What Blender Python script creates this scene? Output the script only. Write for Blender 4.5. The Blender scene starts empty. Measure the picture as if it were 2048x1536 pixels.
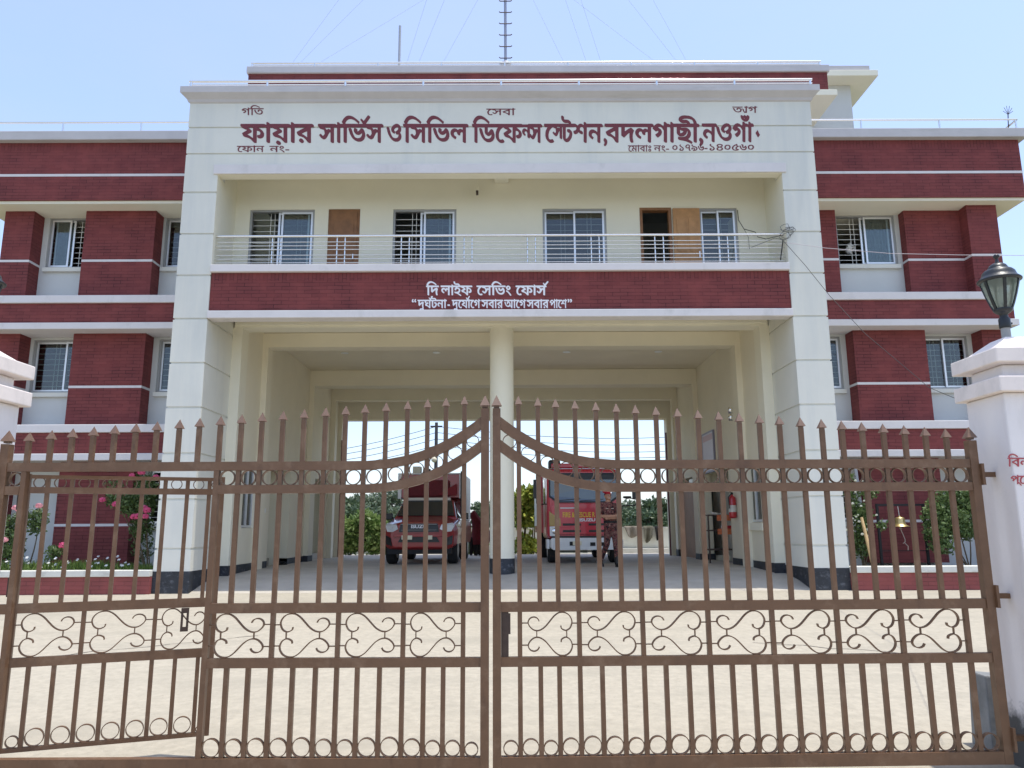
import bpy, bmesh, math, random
import numpy as np
from mathutils import Vector, Matrix, Euler

random.seed(7); rng = np.random.default_rng(7)
R = math.radians
SC = bpy.context.scene
COL = SC.collection
CAMZ = 1.5
F_PX = 1537.0                      # focal length in pixels of the 2048 px wide photograph

# ------------------------------------------------------------------ camera
def cam_axes(yaw, pitch, roll):
    cy, sy, cp, sp, cr, sr = math.cos(yaw), math.sin(yaw), math.cos(pitch), math.sin(pitch), math.cos(roll), math.sin(roll)
    fwd = Vector((sy*cp, cy*cp, sp)); right = Vector((cy, -sy, 0)); up = right.cross(fwd)
    return cr*right + sr*up, -sr*right + cr*up, fwd
RT, UP, FW = cam_axes(R(.198), R(10.685), R(-.2915))
cam = bpy.data.cameras.new('camera'); camo = bpy.data.objects.new('camera', cam); COL.objects.link(camo)
camo.matrix_world = Matrix((( RT.x, UP.x, -FW.x, 0), (RT.y, UP.y, -FW.y, 0), (RT.z, UP.z, -FW.z, CAMZ), (0, 0, 0, 1)))
cam.sensor_width = 36; cam.lens = 36*F_PX/2048; cam.clip_start = .05; cam.clip_end = 6000
SC.camera = camo

def at(px, py, Y):
    d = FW + RT*((px-1024)/F_PX) - UP*((py-768)/F_PX)
    return Vector((0, 0, CAMZ)) + d*(Y/d.y)

# ------------------------------------------------------------------ light
W = bpy.data.worlds.new('World'); SC.world = W; W.use_nodes = True
nt = W.node_tree; bg = nt.nodes['Background']
sky = nt.nodes.new('ShaderNodeTexSky'); sky.sky_type = 'NISHITA'; sky.sun_disc = False
SUN = Vector((.185, -.036, .982)).normalized()
sky.sun_elevation = math.asin(SUN.z); sky.sun_rotation = math.atan2(SUN.x, SUN.y)
sky.altitude = 0; sky.air_density = 1.0; sky.dust_density = 1.4; sky.ozone_density = 1.2
# thin high veil of cloud over the clear sky
tc = nt.nodes.new('ShaderNodeTexCoord'); mpv = nt.nodes.new('ShaderNodeMapping'); mpv.inputs['Scale'].default_value = (1.2, 1.2, 3.2); nt.links.new(tc.outputs['Generated'], mpv.inputs['Vector'])
vn = nt.nodes.new('ShaderNodeTexNoise'); vn.inputs['Scale'].default_value = 1.6; vn.inputs['Detail'].default_value = 7; vn.inputs['Roughness'].default_value = .6; nt.links.new(mpv.outputs[0], vn.inputs['Vector'])
vr = nt.nodes.new('ShaderNodeMapRange'); vr.inputs[1].default_value = .3; vr.inputs[2].default_value = .75; vr.inputs[3].default_value = .22; vr.inputs[4].default_value = .52; nt.links.new(vn.outputs['Fac'], vr.inputs[0])
vm = nt.nodes.new('ShaderNodeMix'); vm.data_type = 'RGBA'; nt.links.new(vr.outputs[0], vm.inputs[0]); nt.links.new(sky.outputs[0], vm.inputs[6]); vm.inputs[7].default_value = (2.05, 2.4, 3.7, 1)
nt.links.new(vm.outputs[2], bg.inputs[0]); bg.inputs[1].default_value = .15
sl = bpy.data.lights.new('sun', 'SUN'); sl.energy = 2.0; sl.angle = R(.55); sl.color = (1, .95, .86)
so = bpy.data.objects.new('sun', sl); COL.objects.link(so); so.rotation_euler = SUN.to_track_quat('Z', 'Y').to_euler(); so.location = (0, 0, 60)
SC.view_settings.view_transform = 'Standard'; SC.view_settings.look = 'None'; SC.view_settings.exposure = 1.08
SC.cycles.max_bounces = 10; SC.cycles.diffuse_bounces = 6; SC.cycles.transparent_max_bounces = 16

# ------------------------------------------------------------------ materials
def M(name, col, rough=.7, metal=0, var=.0, vscale=3.0, bump=0, bscale=40, spec=.5, stain=None, coat=0):
    m = bpy.data.materials.new(name); m.use_nodes = True; n = m.node_tree.nodes; L = m.node_tree.links
    b = n['Principled BSDF']; b.inputs['Roughness'].default_value = rough; b.inputs['Metallic'].default_value = metal
    b.inputs['Specular IOR Level'].default_value = spec; b.inputs['Coat Weight'].default_value = coat
    b.inputs['Base Color'].default_value = (*col, 1)
    g = n.new('ShaderNodeNewGeometry')
    if var:
        t = n.new('ShaderNodeTexNoise'); t.inputs['Scale'].default_value = vscale; t.inputs['Detail'].default_value = 6; t.inputs['Roughness'].default_value = .62
        L.new(g.outputs['Position'], t.inputs['Vector'])
        r = n.new('ShaderNodeValToRGB'); r.color_ramp.elements[0].position = .3; r.color_ramp.elements[1].position = .7
        r.color_ramp.elements[0].color = (*[c*(1-var) for c in col], 1); r.color_ramp.elements[1].color = (*[min(1, c*(1+var*.6)) for c in col], 1)
        L.new(t.outputs['Fac'], r.inputs['Fac']); out = r.outputs['Color']
        if stain:                                        # rain streaks and grime, stretched down the wall
            mp = n.new('ShaderNodeMapping'); mp.inputs['Scale'].default_value = stain[1]; L.new(g.outputs['Position'], mp.inputs['Vector'])
            s = n.new('ShaderNodeTexNoise'); s.inputs['Scale'].default_value = 1; s.inputs['Detail'].default_value = 7; s.inputs['Roughness'].default_value = .65; L.new(mp.outputs[0], s.inputs['Vector'])
            rr = n.new('ShaderNodeValToRGB'); rr.color_ramp.elements[0].position = stain[2]; rr.color_ramp.elements[1].position = stain[3]
            rr.color_ramp.elements[0].color = (0, 0, 0, 1); rr.color_ramp.elements[1].color = (stain[4],)*3 + (1,)
            L.new(s.outputs['Fac'], rr.inputs['Fac'])
            mx = n.new('ShaderNodeMix'); mx.data_type = 'RGBA'; L.new(rr.outputs['Color'], mx.inputs[0]); L.new(out, mx.inputs[6]); mx.inputs[7].default_value = (*stain[0], 1); out = mx.outputs[2]
        L.new(out, b.inputs['Base Color'])
    if bump:
        t2 = n.new('ShaderNodeTexNoise'); t2.inputs['Scale'].default_value = bscale; t2.inputs['Detail'].default_value = 5; L.new(g.outputs['Position'], t2.inputs['Vector'])
        bp = n.new('ShaderNodeBump'); bp.inputs['Strength'].default_value = bump; bp.inputs['Distance'].default_value = .01
        L.new(t2.outputs['Fac'], bp.inputs['Height']); L.new(bp.outputs[0], b.inputs['Normal'])
    return m

def brick_mat(name, c1, c2, mortar, bw=.30, rh=.075, rot=False):
    m = bpy.data.materials.new(name); m.use_nodes = True; n = m.node_tree.nodes; L = m.node_tree.links
    b = n['Principled BSDF']; b.inputs['Roughness'].default_value = .75; b.inputs['Specular IOR Level'].default_value = .25
    g = n.new('ShaderNodeNewGeometry'); sp = n.new('ShaderNodeSeparateXYZ'); L.new(g.outputs['Position'], sp.inputs[0])
    ad = n.new('ShaderNodeMath'); ad.operation = 'ADD'; L.new(sp.outputs[0], ad.inputs[0]); L.new(sp.outputs[1], ad.inputs[1])
    wob = n.new('ShaderNodeTexNoise'); wob.inputs['Scale'].default_value = 1.3; L.new(g.outputs['Position'], wob.inputs['Vector'])
    wz = n.new('ShaderNodeMath'); wz.operation = 'MULTIPLY_ADD'; wz.inputs[1].default_value = .03; L.new(wob.outputs['Fac'], wz.inputs[0]); L.new(sp.outputs[2], wz.inputs[2])
    cb = n.new('ShaderNodeCombineXYZ'); L.new(ad.outputs[0], cb.inputs[1 if rot else 0]); L.new(wz.outputs[0], cb.inputs[0 if rot else 1])
    br = n.new('ShaderNodeTexBrick'); L.new(cb.outputs[0], br.inputs['Vector']); br.inputs['Scale'].default_value = 1
    br.inputs['Brick Width'].default_value = bw; br.inputs['Row Height'].default_value = rh; br.inputs['Mortar Size'].default_value = .006; br.inputs['Mortar Smooth'].default_value = .5; br.inputs['Bias'].default_value = -.2
    br.inputs['Color1'].default_value = (*c1, 1); br.inputs['Color2'].default_value = (*c2, 1)
    no = n.new('ShaderNodeTexNoise'); no.inputs['Scale'].default_value = 2.3; no.inputs['Detail'].default_value = 7; L.new(g.outputs['Position'], no.inputs['Vector'])
    # mortar shows dark only here and there, as under thick masonry paint
    mr = n.new('ShaderNodeValToRGB'); mr.color_ramp.elements[0].position = .34; mr.color_ramp.elements[1].position = .72
    mr.color_ramp.elements[0].color = (*mortar, 1); mr.color_ramp.elements[1].color = (*c1, 1); L.new(no.outputs['Fac'], mr.inputs['Fac']); L.new(mr.outputs[0], br.inputs['Mortar'])
    mx = n.new('ShaderNodeMix'); mx.data_type = 'RGBA'; mx.blend_type = 'MULTIPLY'; mx.inputs[0].default_value = 1
    rr = n.new('ShaderNodeValToRGB'); rr.color_ramp.elements[0].position = .25; rr.color_ramp.elements[1].position = .8
    rr.color_ramp.elements[0].color = (.78, .8, .82, 1); rr.color_ramp.elements[1].color = (1.12, 1.06, 1.02, 1); L.new(no.outputs['Fac'], rr.inputs['Fac'])
    L.new(br.outputs['Color'], mx.inputs[6]); L.new(rr.outputs[0], mx.inputs[7]); L.new(mx.outputs[2], b.inputs['Base Color'])
    bp = n.new('ShaderNodeBump'); bp.inputs['Strength'].default_value = .6; bp.inputs['Distance'].default_value = .006; bp.invert = True
    L.new(br.outputs['Fac'], bp.inputs['Height']); L.new(bp.outputs[0], b.inputs['Normal'])
    return m

def glass_mat(name, tint, refl=.08):
    m = bpy.data.materials.new(name); m.use_nodes = True; n = m.node_tree.nodes; L = m.node_tree.links
    n.remove(n['Principled BSDF']); o = n['Material Output']
    t = n.new('ShaderNodeBsdfTransparent'); t.inputs[0].default_value = (*tint, 1)
    g = n.new('ShaderNodeBsdfGlossy'); g.inputs['Roughness'].default_value = .03
    f = n.new('ShaderNodeFresnel'); f.inputs[0].default_value = 1.5
    a = n.new('ShaderNodeMath'); a.operation = 'ADD'; a.inputs[1].default_value = refl; L.new(f.outputs[0], a.inputs[0])
    mx = n.new('ShaderNodeMixShader'); L.new(a.outputs[0], mx.inputs[0]); L.new(t.outputs[0], mx.inputs[1]); L.new(g.outputs[0], mx.inputs[2]); L.new(mx.outputs[0], o.inputs[0])
    return m

def leaf_mat(name, c1, c2, trans=.25):
    m = bpy.data.materials.new(name); m.use_nodes = True; n = m.node_tree.nodes; L = m.node_tree.links
    b = n['Principled BSDF']; b.inputs['Roughness'].default_value = .45; b.inputs['Specular IOR Level'].default_value = .35
    g = n.new('ShaderNodeNewGeometry'); r = n.new('ShaderNodeValToRGB'); r.color_ramp.elements[0].color = (*c1, 1); r.color_ramp.elements[1].color = (*c2, 1)
    L.new(g.outputs['Random Per Island'], r.inputs['Fac']); L.new(r.outputs[0], b.inputs['Base Color'])
    t = n.new('ShaderNodeBsdfTranslucent'); L.new(r.outputs[0], t.inputs[0])
    mx = n.new('ShaderNodeMixShader'); mx.inputs[0].default_value = trans; L.new(b.outputs[0], mx.inputs[1]); L.new(t.outputs[0], mx.inputs[2]); L.new(mx.outputs[0], n['Material Output'].inputs[0])
    return m

WH = M('white_plaster', (.70, .695, .62), .85, var=.05, vscale=.9, bump=.12, bscale=60, stain=((.50, .53, .52), (1.6, 1.6, .16), .50, .78, .55))
WALL = M('pale_grey_plaster', (.60, .61, .58), .85, var=.05, vscale=1.4, bump=.12, bscale=60)
CREAM = M('cream_plaster', (.80, .765, .62), .85, var=.05, vscale=.8, bump=.08, bscale=50)
CREAMD = M('garage_cream_plaster', (.77, .715, .56), .85, var=.06, vscale=.8, bump=.08, bscale=50)
TRIM = M('lilac_white_trim', (.68, .65, .64), .8, var=.06, vscale=2, bump=.1, bscale=50, stain=((.42, .41, .39), (2.2, 2.2, 1.2), .55, .75, .5))
CAP = M('weathered_parapet_cap', (.50, .485, .49), .85, var=.07, vscale=2.4, bump=.15, bscale=40, stain=((.30, .29, .25), (.8, 3, 7), .55, .8, .5))
BRICK = brick_mat('maroon_painted_brick', (.222, .058, .056), (.186, .046, .046), (.06, .017, .018))
SOLDIER = brick_mat('maroon_soldier_course', (.212, .055, .054), (.180, .044, .045), (.06, .017, .018), rot=True)
REDB = brick_mat('planter_red_brick', (.29, .085, .08), (.26, .076, .07), (.15, .05, .045))
SKIRT = M('black_skirting_paint', (.022, .026, .034), .6, var=.5, vscale=5, stain=((.16, .17, .19), (9, 9, 14), .56, .75, .8))
FLOORM = M('garage_concrete', (.46, .42, .35), .8, var=.14, vscale=1.6, bump=.1, bscale=20, stain=((.60, .57, .50), (.5, 2.2, 1), .55, .75, .5))
ALU = M('aluminium', (.78, .79, .80), .35, .6)
ALUD = M('grey_frame', (.34, .34, .33), .5, .4)
STEEL = M('stainless_steel', (.80, .79, .76), .18, 1.0)
GRILLE = M('window_grille_paint', (.78, .77, .72), .5, .2)
WOOD = M('brown_wood_door', (.25, .115, .045), .55, var=.25, vscale=6)
WOODL = M('light_wood_door', (.46, .24, .095), .55, var=.2, vscale=6)
DARK = M('doorway_shade', (.03, .03, .035), .9)  # near black, stands in for the shade behind a doorway
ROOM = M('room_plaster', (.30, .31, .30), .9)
GLASS = glass_mat('window_glass', (.74, .79, .78), .03)
GATE = M('brown_gate_paint', (.150, .080, .043), .42, var=.14, vscale=9, bump=.1, bscale=120, spec=.4, stain=((.07, .036, .022), (14, 14, 5), .55, .75, .6))
def chipped(m, col, scale, lo, hi, rough=.8):
    n = m.node_tree.nodes; L = m.node_tree.links; b = n['Principled BSDF']; src = b.inputs['Base Color'].links[0].from_socket; g = [x for x in n if x.type == 'NEW_GEOMETRY'][0]
    t = n.new('ShaderNodeTexNoise'); t.inputs['Scale'].default_value = scale; t.inputs['Detail'].default_value = 8; t.inputs['Roughness'].default_value = .7; L.new(g.outputs['Position'], t.inputs['Vector'])
    r = n.new('ShaderNodeValToRGB'); r.color_ramp.elements[0].position = lo; r.color_ramp.elements[1].position = hi; L.new(t.outputs['Fac'], r.inputs['Fac'])
    mx = n.new('ShaderNodeMix'); mx.data_type = 'RGBA'; L.new(r.outputs[0], mx.inputs[0]); L.new(src, mx.inputs[6]); mx.inputs[7].default_value = (*col, 1); L.new(mx.outputs[2], b.inputs['Base Color'])
    a = n.new('ShaderNodeMath'); a.operation = 'MULTIPLY_ADD'; a.inputs[1].default_value = rough-b.inputs['Roughness'].default_value; a.inputs[2].default_value = b.inputs['Roughness'].default_value; L.new(r.outputs[0], a.inputs[0]); L.new(a.outputs[0], b.inputs['Roughness'])
chipped(GATE, (.23, .145, .09), 6, .52, .78); chipped(GATE, (.05, .028, .02), 38, .66, .72)
SPIKE = M('sunlit_gate_paint', (.165, .098, .066), .5, var=.15, vscale=30)  # gate paint made paler: sun caught by the tips, put into the colour
RUST = M('dark_hinge_steel', (.07, .045, .035), .6, .3, var=.3, vscale=20)
CURT = M('pale_curtain', (.55, .60, .62), .9)
BLK = M('black_plastic', (.012, .012, .013), .4)
BLKM = M('black_matt', (.014, .014, .015), .8)
WIRE = M('black_cable', (.012, .012, .012), .6)
WIREG = M('grey_wire', (.42, .46, .54), .6)
LETR = M('maroon_sign_paint', (.165, .032, .042), .7, var=.12, vscale=10)
LETW = M('white_sign_paint', (.80, .80, .82), .7)
LETP = M('red_stencil_paint', (.40, .07, .08), .7)

# ------------------------------------------------------------------ mesh helpers
class MB:
    def __init__(s): s.v = []; s.f = []; s.mi = []; s.sm = []
    def add(s, vs, fs, mi=0, sm=False):
        o = len(s.v); s.v += [tuple(v) for v in vs]; s.f += [tuple(i+o for i in f) for f in fs]; s.mi += [mi]*len(fs); s.sm += [sm]*len(fs); return s
    def box(s, x0, x1, y0, y1, z0, z1, mi=0):
        return s.add([(x0, y0, z0), (x1, y0, z0), (x1, y1, z0), (x0, y1, z0), (x0, y0, z1), (x1, y0, z1), (x1, y1, z1), (x0, y1, z1)],
                     [(0, 3, 2, 1), (4, 5, 6, 7), (0, 1, 5, 4), (1, 2, 6, 5), (2, 3, 7, 6), (3, 0, 4, 7)], mi)
    def obox(s, c, ax, ay, az, mi=0):          # oriented box: centre and three half-axis vectors
        c, ax, ay, az = map(Vector, (c, ax, ay, az)); P = []
        for k in (-1, 1):
            for i, j in ((-1, -1), (1, -1), (1, 1), (-1, 1)): P.append(c+i*ax+j*ay+k*az)
        return s.add(P, [(0, 3, 2, 1), (4, 5, 6, 7), (0, 1, 5, 4), (1, 2, 6, 5), (2, 3, 7, 6), (3, 0, 4, 7)], mi)
    def bar(s, a, b, w, h=None, mi=0):         # square bar from a to b
        a, b = Vector(a), Vector(b); d = (b-a); n = d.normalized(); h = h or w
        u = n.cross(Vector((0, 1, 0)) if abs(n.y) < .9 else Vector((1, 0, 0))).normalized(); v = n.cross(u)
        return s.obox((a+b)/2, u*w/2, v*h/2, d/2, mi)
    def tube(s, pts, r, n=8, closed=False, mi=0, cap=True, sm=True):
        pts = [Vector(p) for p in pts]; N = len(pts); rs = r if isinstance(r, (list, tuple)) else [r]*N
        prev = None; V = []
        for i, p in enumerate(pts):
            a = pts[i-1] if (i or closed) else pts[i]; b = pts[(i+1) % N] if (i < N-1 or closed) else pts[i]
            t = (b-a).normalized() if (b-a).length > 1e-9 else Vector((0, 0, 1))
            if prev is None: u = t.cross(Vector((0, 0, 1)) if abs(t.z) < .9 else Vector((0, 1, 0))).normalized()
            else: u = (prev - t*prev.dot(t)).normalized()
            prev = u; w = t.cross(u)
            for k in range(n):
                q = 2*math.pi*k/n; V.append(p + (u*math.cos(q)+w*math.sin(q))*rs[i])
        Fs = []
        for i in range(N if closed else N-1):
            j = (i+1) % N
            for k in range(n): Fs.append((i*n+k, i*n+(k+1) % n, j*n+(k+1) % n, j*n+k))
        s.add(V, Fs, mi, sm)
        if cap and not closed: s.add(V[:n], [tuple(range(n))[::-1]], mi); s.add(V[-n:], [tuple(range(n))], mi)
        return s
    def strip(s, pts, w, t, axis=(0, 1, 0), closed=False, mi=0):   # flat bar bent along pts: w across 'axis', t thick
        pts = [Vector(p) for p in pts]; ax = Vector(axis); N = len(pts); V = []
        for i, p in enumerate(pts):
            a = pts[i-1] if (i or closed) else p; b = pts[(i+1) % N] if (i < N-1 or closed) else p
            nn = (b-a).cross(ax).normalized()
            for i2, j2 in ((-1, -1), (1, -1), (1, 1), (-1, 1)): V.append(p + ax*i2*w/2 + nn*j2*t/2)
        Fs = []
        for i in range(N if closed else N-1):
            j = (i+1) % N
            for k in range(4): Fs.append((i*4+k, i*4+(k+1) % 4, j*4+(k+1) % 4, j*4+k))
        if not closed: Fs += [(3, 2, 1, 0), tuple(4*(N-1)+k for k in range(4))]
        return s.add(V, Fs, mi, False)
    def lathe(s, prof, c=(0, 0, 0), n=24, mi=0, sm=True, cap=True):
        c = Vector(c); V = []
        for r, z in prof:
            for k in range(n): q = 2*math.pi*k/n; V.append(c+Vector((r*math.cos(q), r*math.sin(q), z)))
        Fs = []
        for i in range(len(prof)-1):
            for k in range(n): Fs.append((i*n+k, i*n+(k+1) % n, (i+1)*n+(k+1) % n, (i+1)*n+k))
        s.add(V, Fs, mi, sm)
        if cap: s.add(V[:n], [tuple(range(n))[::-1]], mi); s.add(V[-n:], [tuple(range(n))], mi)
        return s
    def loft(s, secs, mi=0, cap=True, sm=False):
        n = len(secs[0]); V = [p for sec in secs for p in sec]; Fs = []
        for i in range(len(secs)-1):
            for k in range(n): Fs.append((i*n+k, i*n+(k+1) % n, (i+1)*n+(k+1) % n, (i+1)*n+k))
        if cap: Fs += [tuple(range(n))[::-1], tuple((len(secs)-1)*n+k for k in range(n))]
        return s.add(V, Fs, mi, sm)
    def quad(s, *P, mi=0): return s.add(P, [tuple(range(len(P)))], mi)
    def slab(s, P, n, t, mi=0):                # polygon P with thickness t along n
        P = [Vector(p) for p in P]; n = Vector(n)*t; k = len(P)
        return s.add(P+[p+n for p in P], [tuple(range(k))[::-1], tuple(range(k, 2*k))]+[(i, (i+1) % k, (i+1) % k+k, i+k) for i in range(k)], mi)
    def wall(s, x0, x1, z0, z1, y0, y1, holes, mi=0):   # wall with rectangular openings (holes: x0,x1,z0,z1)
        xs = sorted({x0, x1, *[h[0] for h in holes], *[h[1] for h in holes]}); xs = [x for x in xs if x0 <= x <= x1]
        for a, b in zip(xs[:-1], xs[1:]):
            m = (a+b)/2; cuts = sorted([(h[2], h[3]) for h in holes if h[0] < m < h[1]]); z = z0
            for c, d in cuts:
                if c > z: s.box(a, b, y0, y1, z, c, mi)
                z = d
            if z < z1: s.box(a, b, y0, y1, z, z1, mi)
        return s
    def build(s, name, mats, parent=None, bevel=0, recalc=True):
        me = bpy.data.meshes.new(name); me.from_pydata(s.v, [], s.f); mats = mats if isinstance(mats, (list, tuple)) else [mats]
        for m in mats: me.materials.append(m)
        me.polygons.foreach_set('material_index', s.mi); me.polygons.foreach_set('use_smooth', s.sm); me.update()
        if recalc:
            b = bmesh.new(); b.from_mesh(me); bmesh.ops.recalc_face_normals(b, faces=b.faces); b.to_mesh(me); b.free()
        o = bpy.data.objects.new(name, me); COL.objects.link(o)
        if parent: o.parent = parent
        if bevel:
            bv = o.modifiers.new('bevel', 'BEVEL'); bv.width = bevel; bv.segments = 2; bv.limit_method = 'ANGLE'; bv.angle_limit = R(40)
        return o

def tag(o, label=None, cat=None, group=None, kind=None):
    if label: o['label'] = label
    if cat: o['category'] = cat
    if group: o['group'] = group
    if kind: o['kind'] = kind
    return o
def thing(name, label, cat, loc=(0, 0, 0), rz=0, group=None):
    o = bpy.data.objects.new(name, None); COL.objects.link(o); o.location = loc; o.rotation_euler = (0, 0, rz); o.empty_display_size = .2
    return tag(o, label, cat, group)
def dup(o, parent=None):
    c = o.copy(); COL.objects.link(c); c.parent = parent
    for ch in list(o.children): dup(ch, c)
    return c
def text(name, body, size, m, parent, loc, rot=(90, 0, 0), sx=1, bold=0, align='CENTER'):
    cu = bpy.data.curves.new(name, 'FONT'); cu.body = body; cu.size = size; cu.align_x = align; cu.extrude = .001; cu.offset = bold
    t = bpy.data.objects.new(name, cu); COL.objects.link(t); bpy.context.view_layer.update()
    me = bpy.data.meshes.new_from_object(t.evaluated_get(bpy.context.evaluated_depsgraph_get())); bpy.data.objects.remove(t)
    me.materials.clear(); me.materials.append(m)
    o = bpy.data.objects.new(name, me); COL.objects.link(o); o.parent = parent; o.location = loc; o.rotation_euler = [R(a) for a in rot]; o.scale = (sx, 1, 1)
    return o
def leaves(mb, pts, size, up=.3, jitter=.35, mi=0):      # one small folded leaf at each point
    for p in pts:
        d = Vector(rng.normal(size=3)); d.z += up; d.normalize(); e = d.cross(Vector(rng.normal(size=3))).normalized(); nn = d.cross(e)
        s = size*(1+jitter*rng.normal()); p = Vector(p); s = max(s, size*.35)
        mb.add([p, p+d*s*.5+e*s*.28+nn*s*.06, p+d*s, p+d*s*.5-e*s*.28+nn*s*.06], [(0, 1, 2), (0, 2, 3)], mi)
def clump(c, rad, n, shell=.55):
    v = rng.normal(size=(n, 3)); v /= np.linalg.norm(v, axis=1)[:, None]
    r = rng.uniform(shell, 1, n)**.7
    return np.array(c)+v*r[:, None]*np.array(rad)
WP = set()
def wthing(name, label, cat, loc, group=None):   # a thing whose parts are written in world coordinates
    o = thing(name, label, cat, loc, 0, group); WP.add(o.name); return o
_build = MB.build
def build(s, name, mats, parent=None, bevel=0, recalc=True):
    o = _build(s, name, mats, parent, bevel, recalc)
    if parent and parent.name in WP: o.location = -parent.location
    return o
MB.build = build

# ================================================================== ground
DRIVE = M('driveway_concrete', (.405, .365, .285), .9, var=.15, vscale=13, bump=.3, bscale=34, stain=((.33, .30, .235), (.5, 1.6, 1), .5, .64, .75))
chipped(DRIVE, (.17, .15, .12), 34, .62, .70, .95); chipped(DRIVE, (.52, .48, .40), 17, .62, .8, .95)
EARTH = M('earth_and_grass', (.11, .12, .05), .95, var=.3, vscale=.5)
YARD = M('yard_concrete', (.44, .41, .35), .9, var=.12, vscale=.8)
def profile_sheet(name, m, x0, x1, prof, nx=2):
    mb = MB(); xs = np.linspace(x0, x1, nx); V = [(x, y, z) for y, z in prof for x in xs]
    F = [(i*nx+k, i*nx+k+1, (i+1)*nx+k+1, (i+1)*nx+k) for i in range(len(prof)-1) for k in range(nx-1)]
    mb.add(V, F); return tag(mb.build(name, m, recalc=False), kind='structure')
profile_sheet('ground', EARTH, -2500, 2500, [(-60, -.06), (14, -.06), (24, .44), (3000, .44)])
profile_sheet('driveway', DRIVE, -24, 24, [(-12, 0), (5.3, 0), (10, .17), (14.72, .355)])
profile_sheet('garage_floor', FLOORM, -5.98, 5.64, [(14.71, .352), (15.4, .50), (16.2, .60), (17.5, .64), (27.2, .64)])
profile_sheet('yard', YARD, -16, 16, [(27.2, .50), (32.5, .50)])
# hairline cracks in the driveway, each a ragged dark seam
mb = MB(); CR = M('crack_dirt', (.16, .14, .12), .95)
def crack(a, b, w=.012, n=14, wob=.09):
    a, b = Vector((*a, 0)), Vector((*b, 0)); L = []
    d = (b-a).normalized(); q = Vector((-d.y, d.x, 0))
    for i in range(n+1): L.append(a+(b-a)*i/n+q*random.uniform(-wob, wob))
    hz = lambda y: 0 if y < 5.3 else (y-5.3)/4.7*.17 if y < 10 else .17+(y-10)/4.72*.185
    for p, p2 in zip(L[:-1], L[1:]):
        w1 = w*random.uniform(.4, 1); mb.quad(*[(v.x, v.y, hz(v.y)+.004) for v in (p-q*w1, p2-q*w1, p2+q*w1, p+q*w1)])
crack((2.9, 9.6), (6.5, 7.9)); crack((-6.3, 8.3), (-3.2, 10.2)); crack((5.2, 13.6), (7.8, 12.9), .008)
tag(mb.build('driveway_crack', CR), kind='structure')

# ================================================================== the building
B = wthing('fire_station', 'three storey white and maroon brick fire station with open drive-through garage', 'building', (-.16, 15.4, .3))
XL, XLi, XRi, XR, T = -6.64, -5.96, 5.62, 6.32, 14.7
GR = [1.166, 2.082, 2.952, 3.842, 4.722, 5.614, 6.51, 7.385, 8.28]     # drafted joints in the plaster, real recesses
def leg(x0, x1, ztop, extra=[]):
    mb = MB(); mb.box(x0+.022, x1-.022, T+.022, 17.2, .76, ztop-.01); zs = [.755]+GR+[ztop]
    for a, b in zip(zs[:-1], zs[1:]): mb.box(x0, x1, T, 17.18, a+(.018 if a > .8 else 0), b-(.018 if b < ztop-.1 else 0))
    return mb
leg(XL, XLi, 8.68).build('portal_leg', WH, B); leg(XRi, XR, 8.68).build('portal_leg', WH, B)
mb = MB()                                                            # portal head with the two long joints
for a, b in ((8.68, 9.109), (9.145, 9.697), (9.733, 10.27)): mb.box(XL, XR, T, T+.22, a, b)
mb.box(XL+.02, XR-.02, T+.022, T+.2, 8.7, 10.2); mb.box(XL, XR, T+.22, T+.4, 9.22, 10.2)
mb.build('portal_head', WH, B)
mb = MB(); prof = [(0, 10.262, 0), (-.03, 10.28, .03), (-.05, 10.33, .05), (-.15, 10.42, .15), (-.16, 10.43, .16), (-.16, 10.565, .16), (.38, 10.565, .16), (.38, 10.262, 0)]
mb.loft([[(XL-e, T+a, z) for a, z, e in prof], [(XR+e, T+a, z) for a, z, e in prof]])
mb.build('cornice', CAP, B)
mb = MB(); mb.box(XL-.004, XLi+.004, T-.006, 17.2, .30, .757).build('skirting', SKIRT, B); MB().box(XRi-.004, XR+.004, T-.006, 17.2, .30, .757).build('skirting', SKIRT, B)
# projecting band over the balcony opening
MB().box(-6.04, 5.70, T-.035, T-.002, 8.672, 8.875).build('balcony_head_band', TRIM, B, .006)
MB().box(XL+.1, XR-.1, T+.42, 16.4, 9.22, 9.34).box(-.31, .0, T+.23, 15.79, 8.98, 9.215).build('balcony_ceiling', CREAM, B)
MB().box(XLi-.001, XRi+.001, T+.004, T+.225, 8.664, 8.6795).build('balcony_head_soffit', CREAM, B)
# balcony slab, brick upstand, floor
MB().box(XLi, XRi, T-.055, T+.33, 6.57, 6.722).build('balcony_sill', TRIM, B, .01)
mb = MB(); mb.box(XLi, XRi, T+.03, T+.25, 5.80, 6.40); mb.build('balcony_front', BRICK, B)
MB().box(XLi, XRi, T+.03, T+.25, 6.402, 6.568).build('balcony_soldier_course', SOLDIER, B)
MB().box(XLi-.01, XRi+.01, T-.03, T+.28, 5.62, 5.775).build('balcony_lower_band', TRIM, B, .012)
MB().box(XLi, XRi, T+.28, 15.82, 6.1, 6.34).build('balcony_floor', CREAM, B)
BW = 15.8
bwin = [(-5.64, -4.23), (-2.52, -1.14), (.74, 2.13), (4.16, 4.99)]; bdoor = [(-3.93, -3.24), (2.86, 3.55)]
holes = [(a, b, 6.95, 8.38) for a, b in bwin]+[(a, b, 6.34, 8.39) for a, b in bdoor]
mb = MB(); mb.wall(XLi, XRi, 6.34, 9.22, BW, BW+.18, holes); mb.build('balcony_wall', CREAM, B)
for a, b in ((XLi-.001, XLi+.004), (XRi-.004, XRi+.001)): MB().box(a, b, T+.006, T+.405, 6.73, 8.662).box(a, b, T+.405, BW, 6.73, 9.215).build('balcony_side_wall', CREAM, B)
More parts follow.
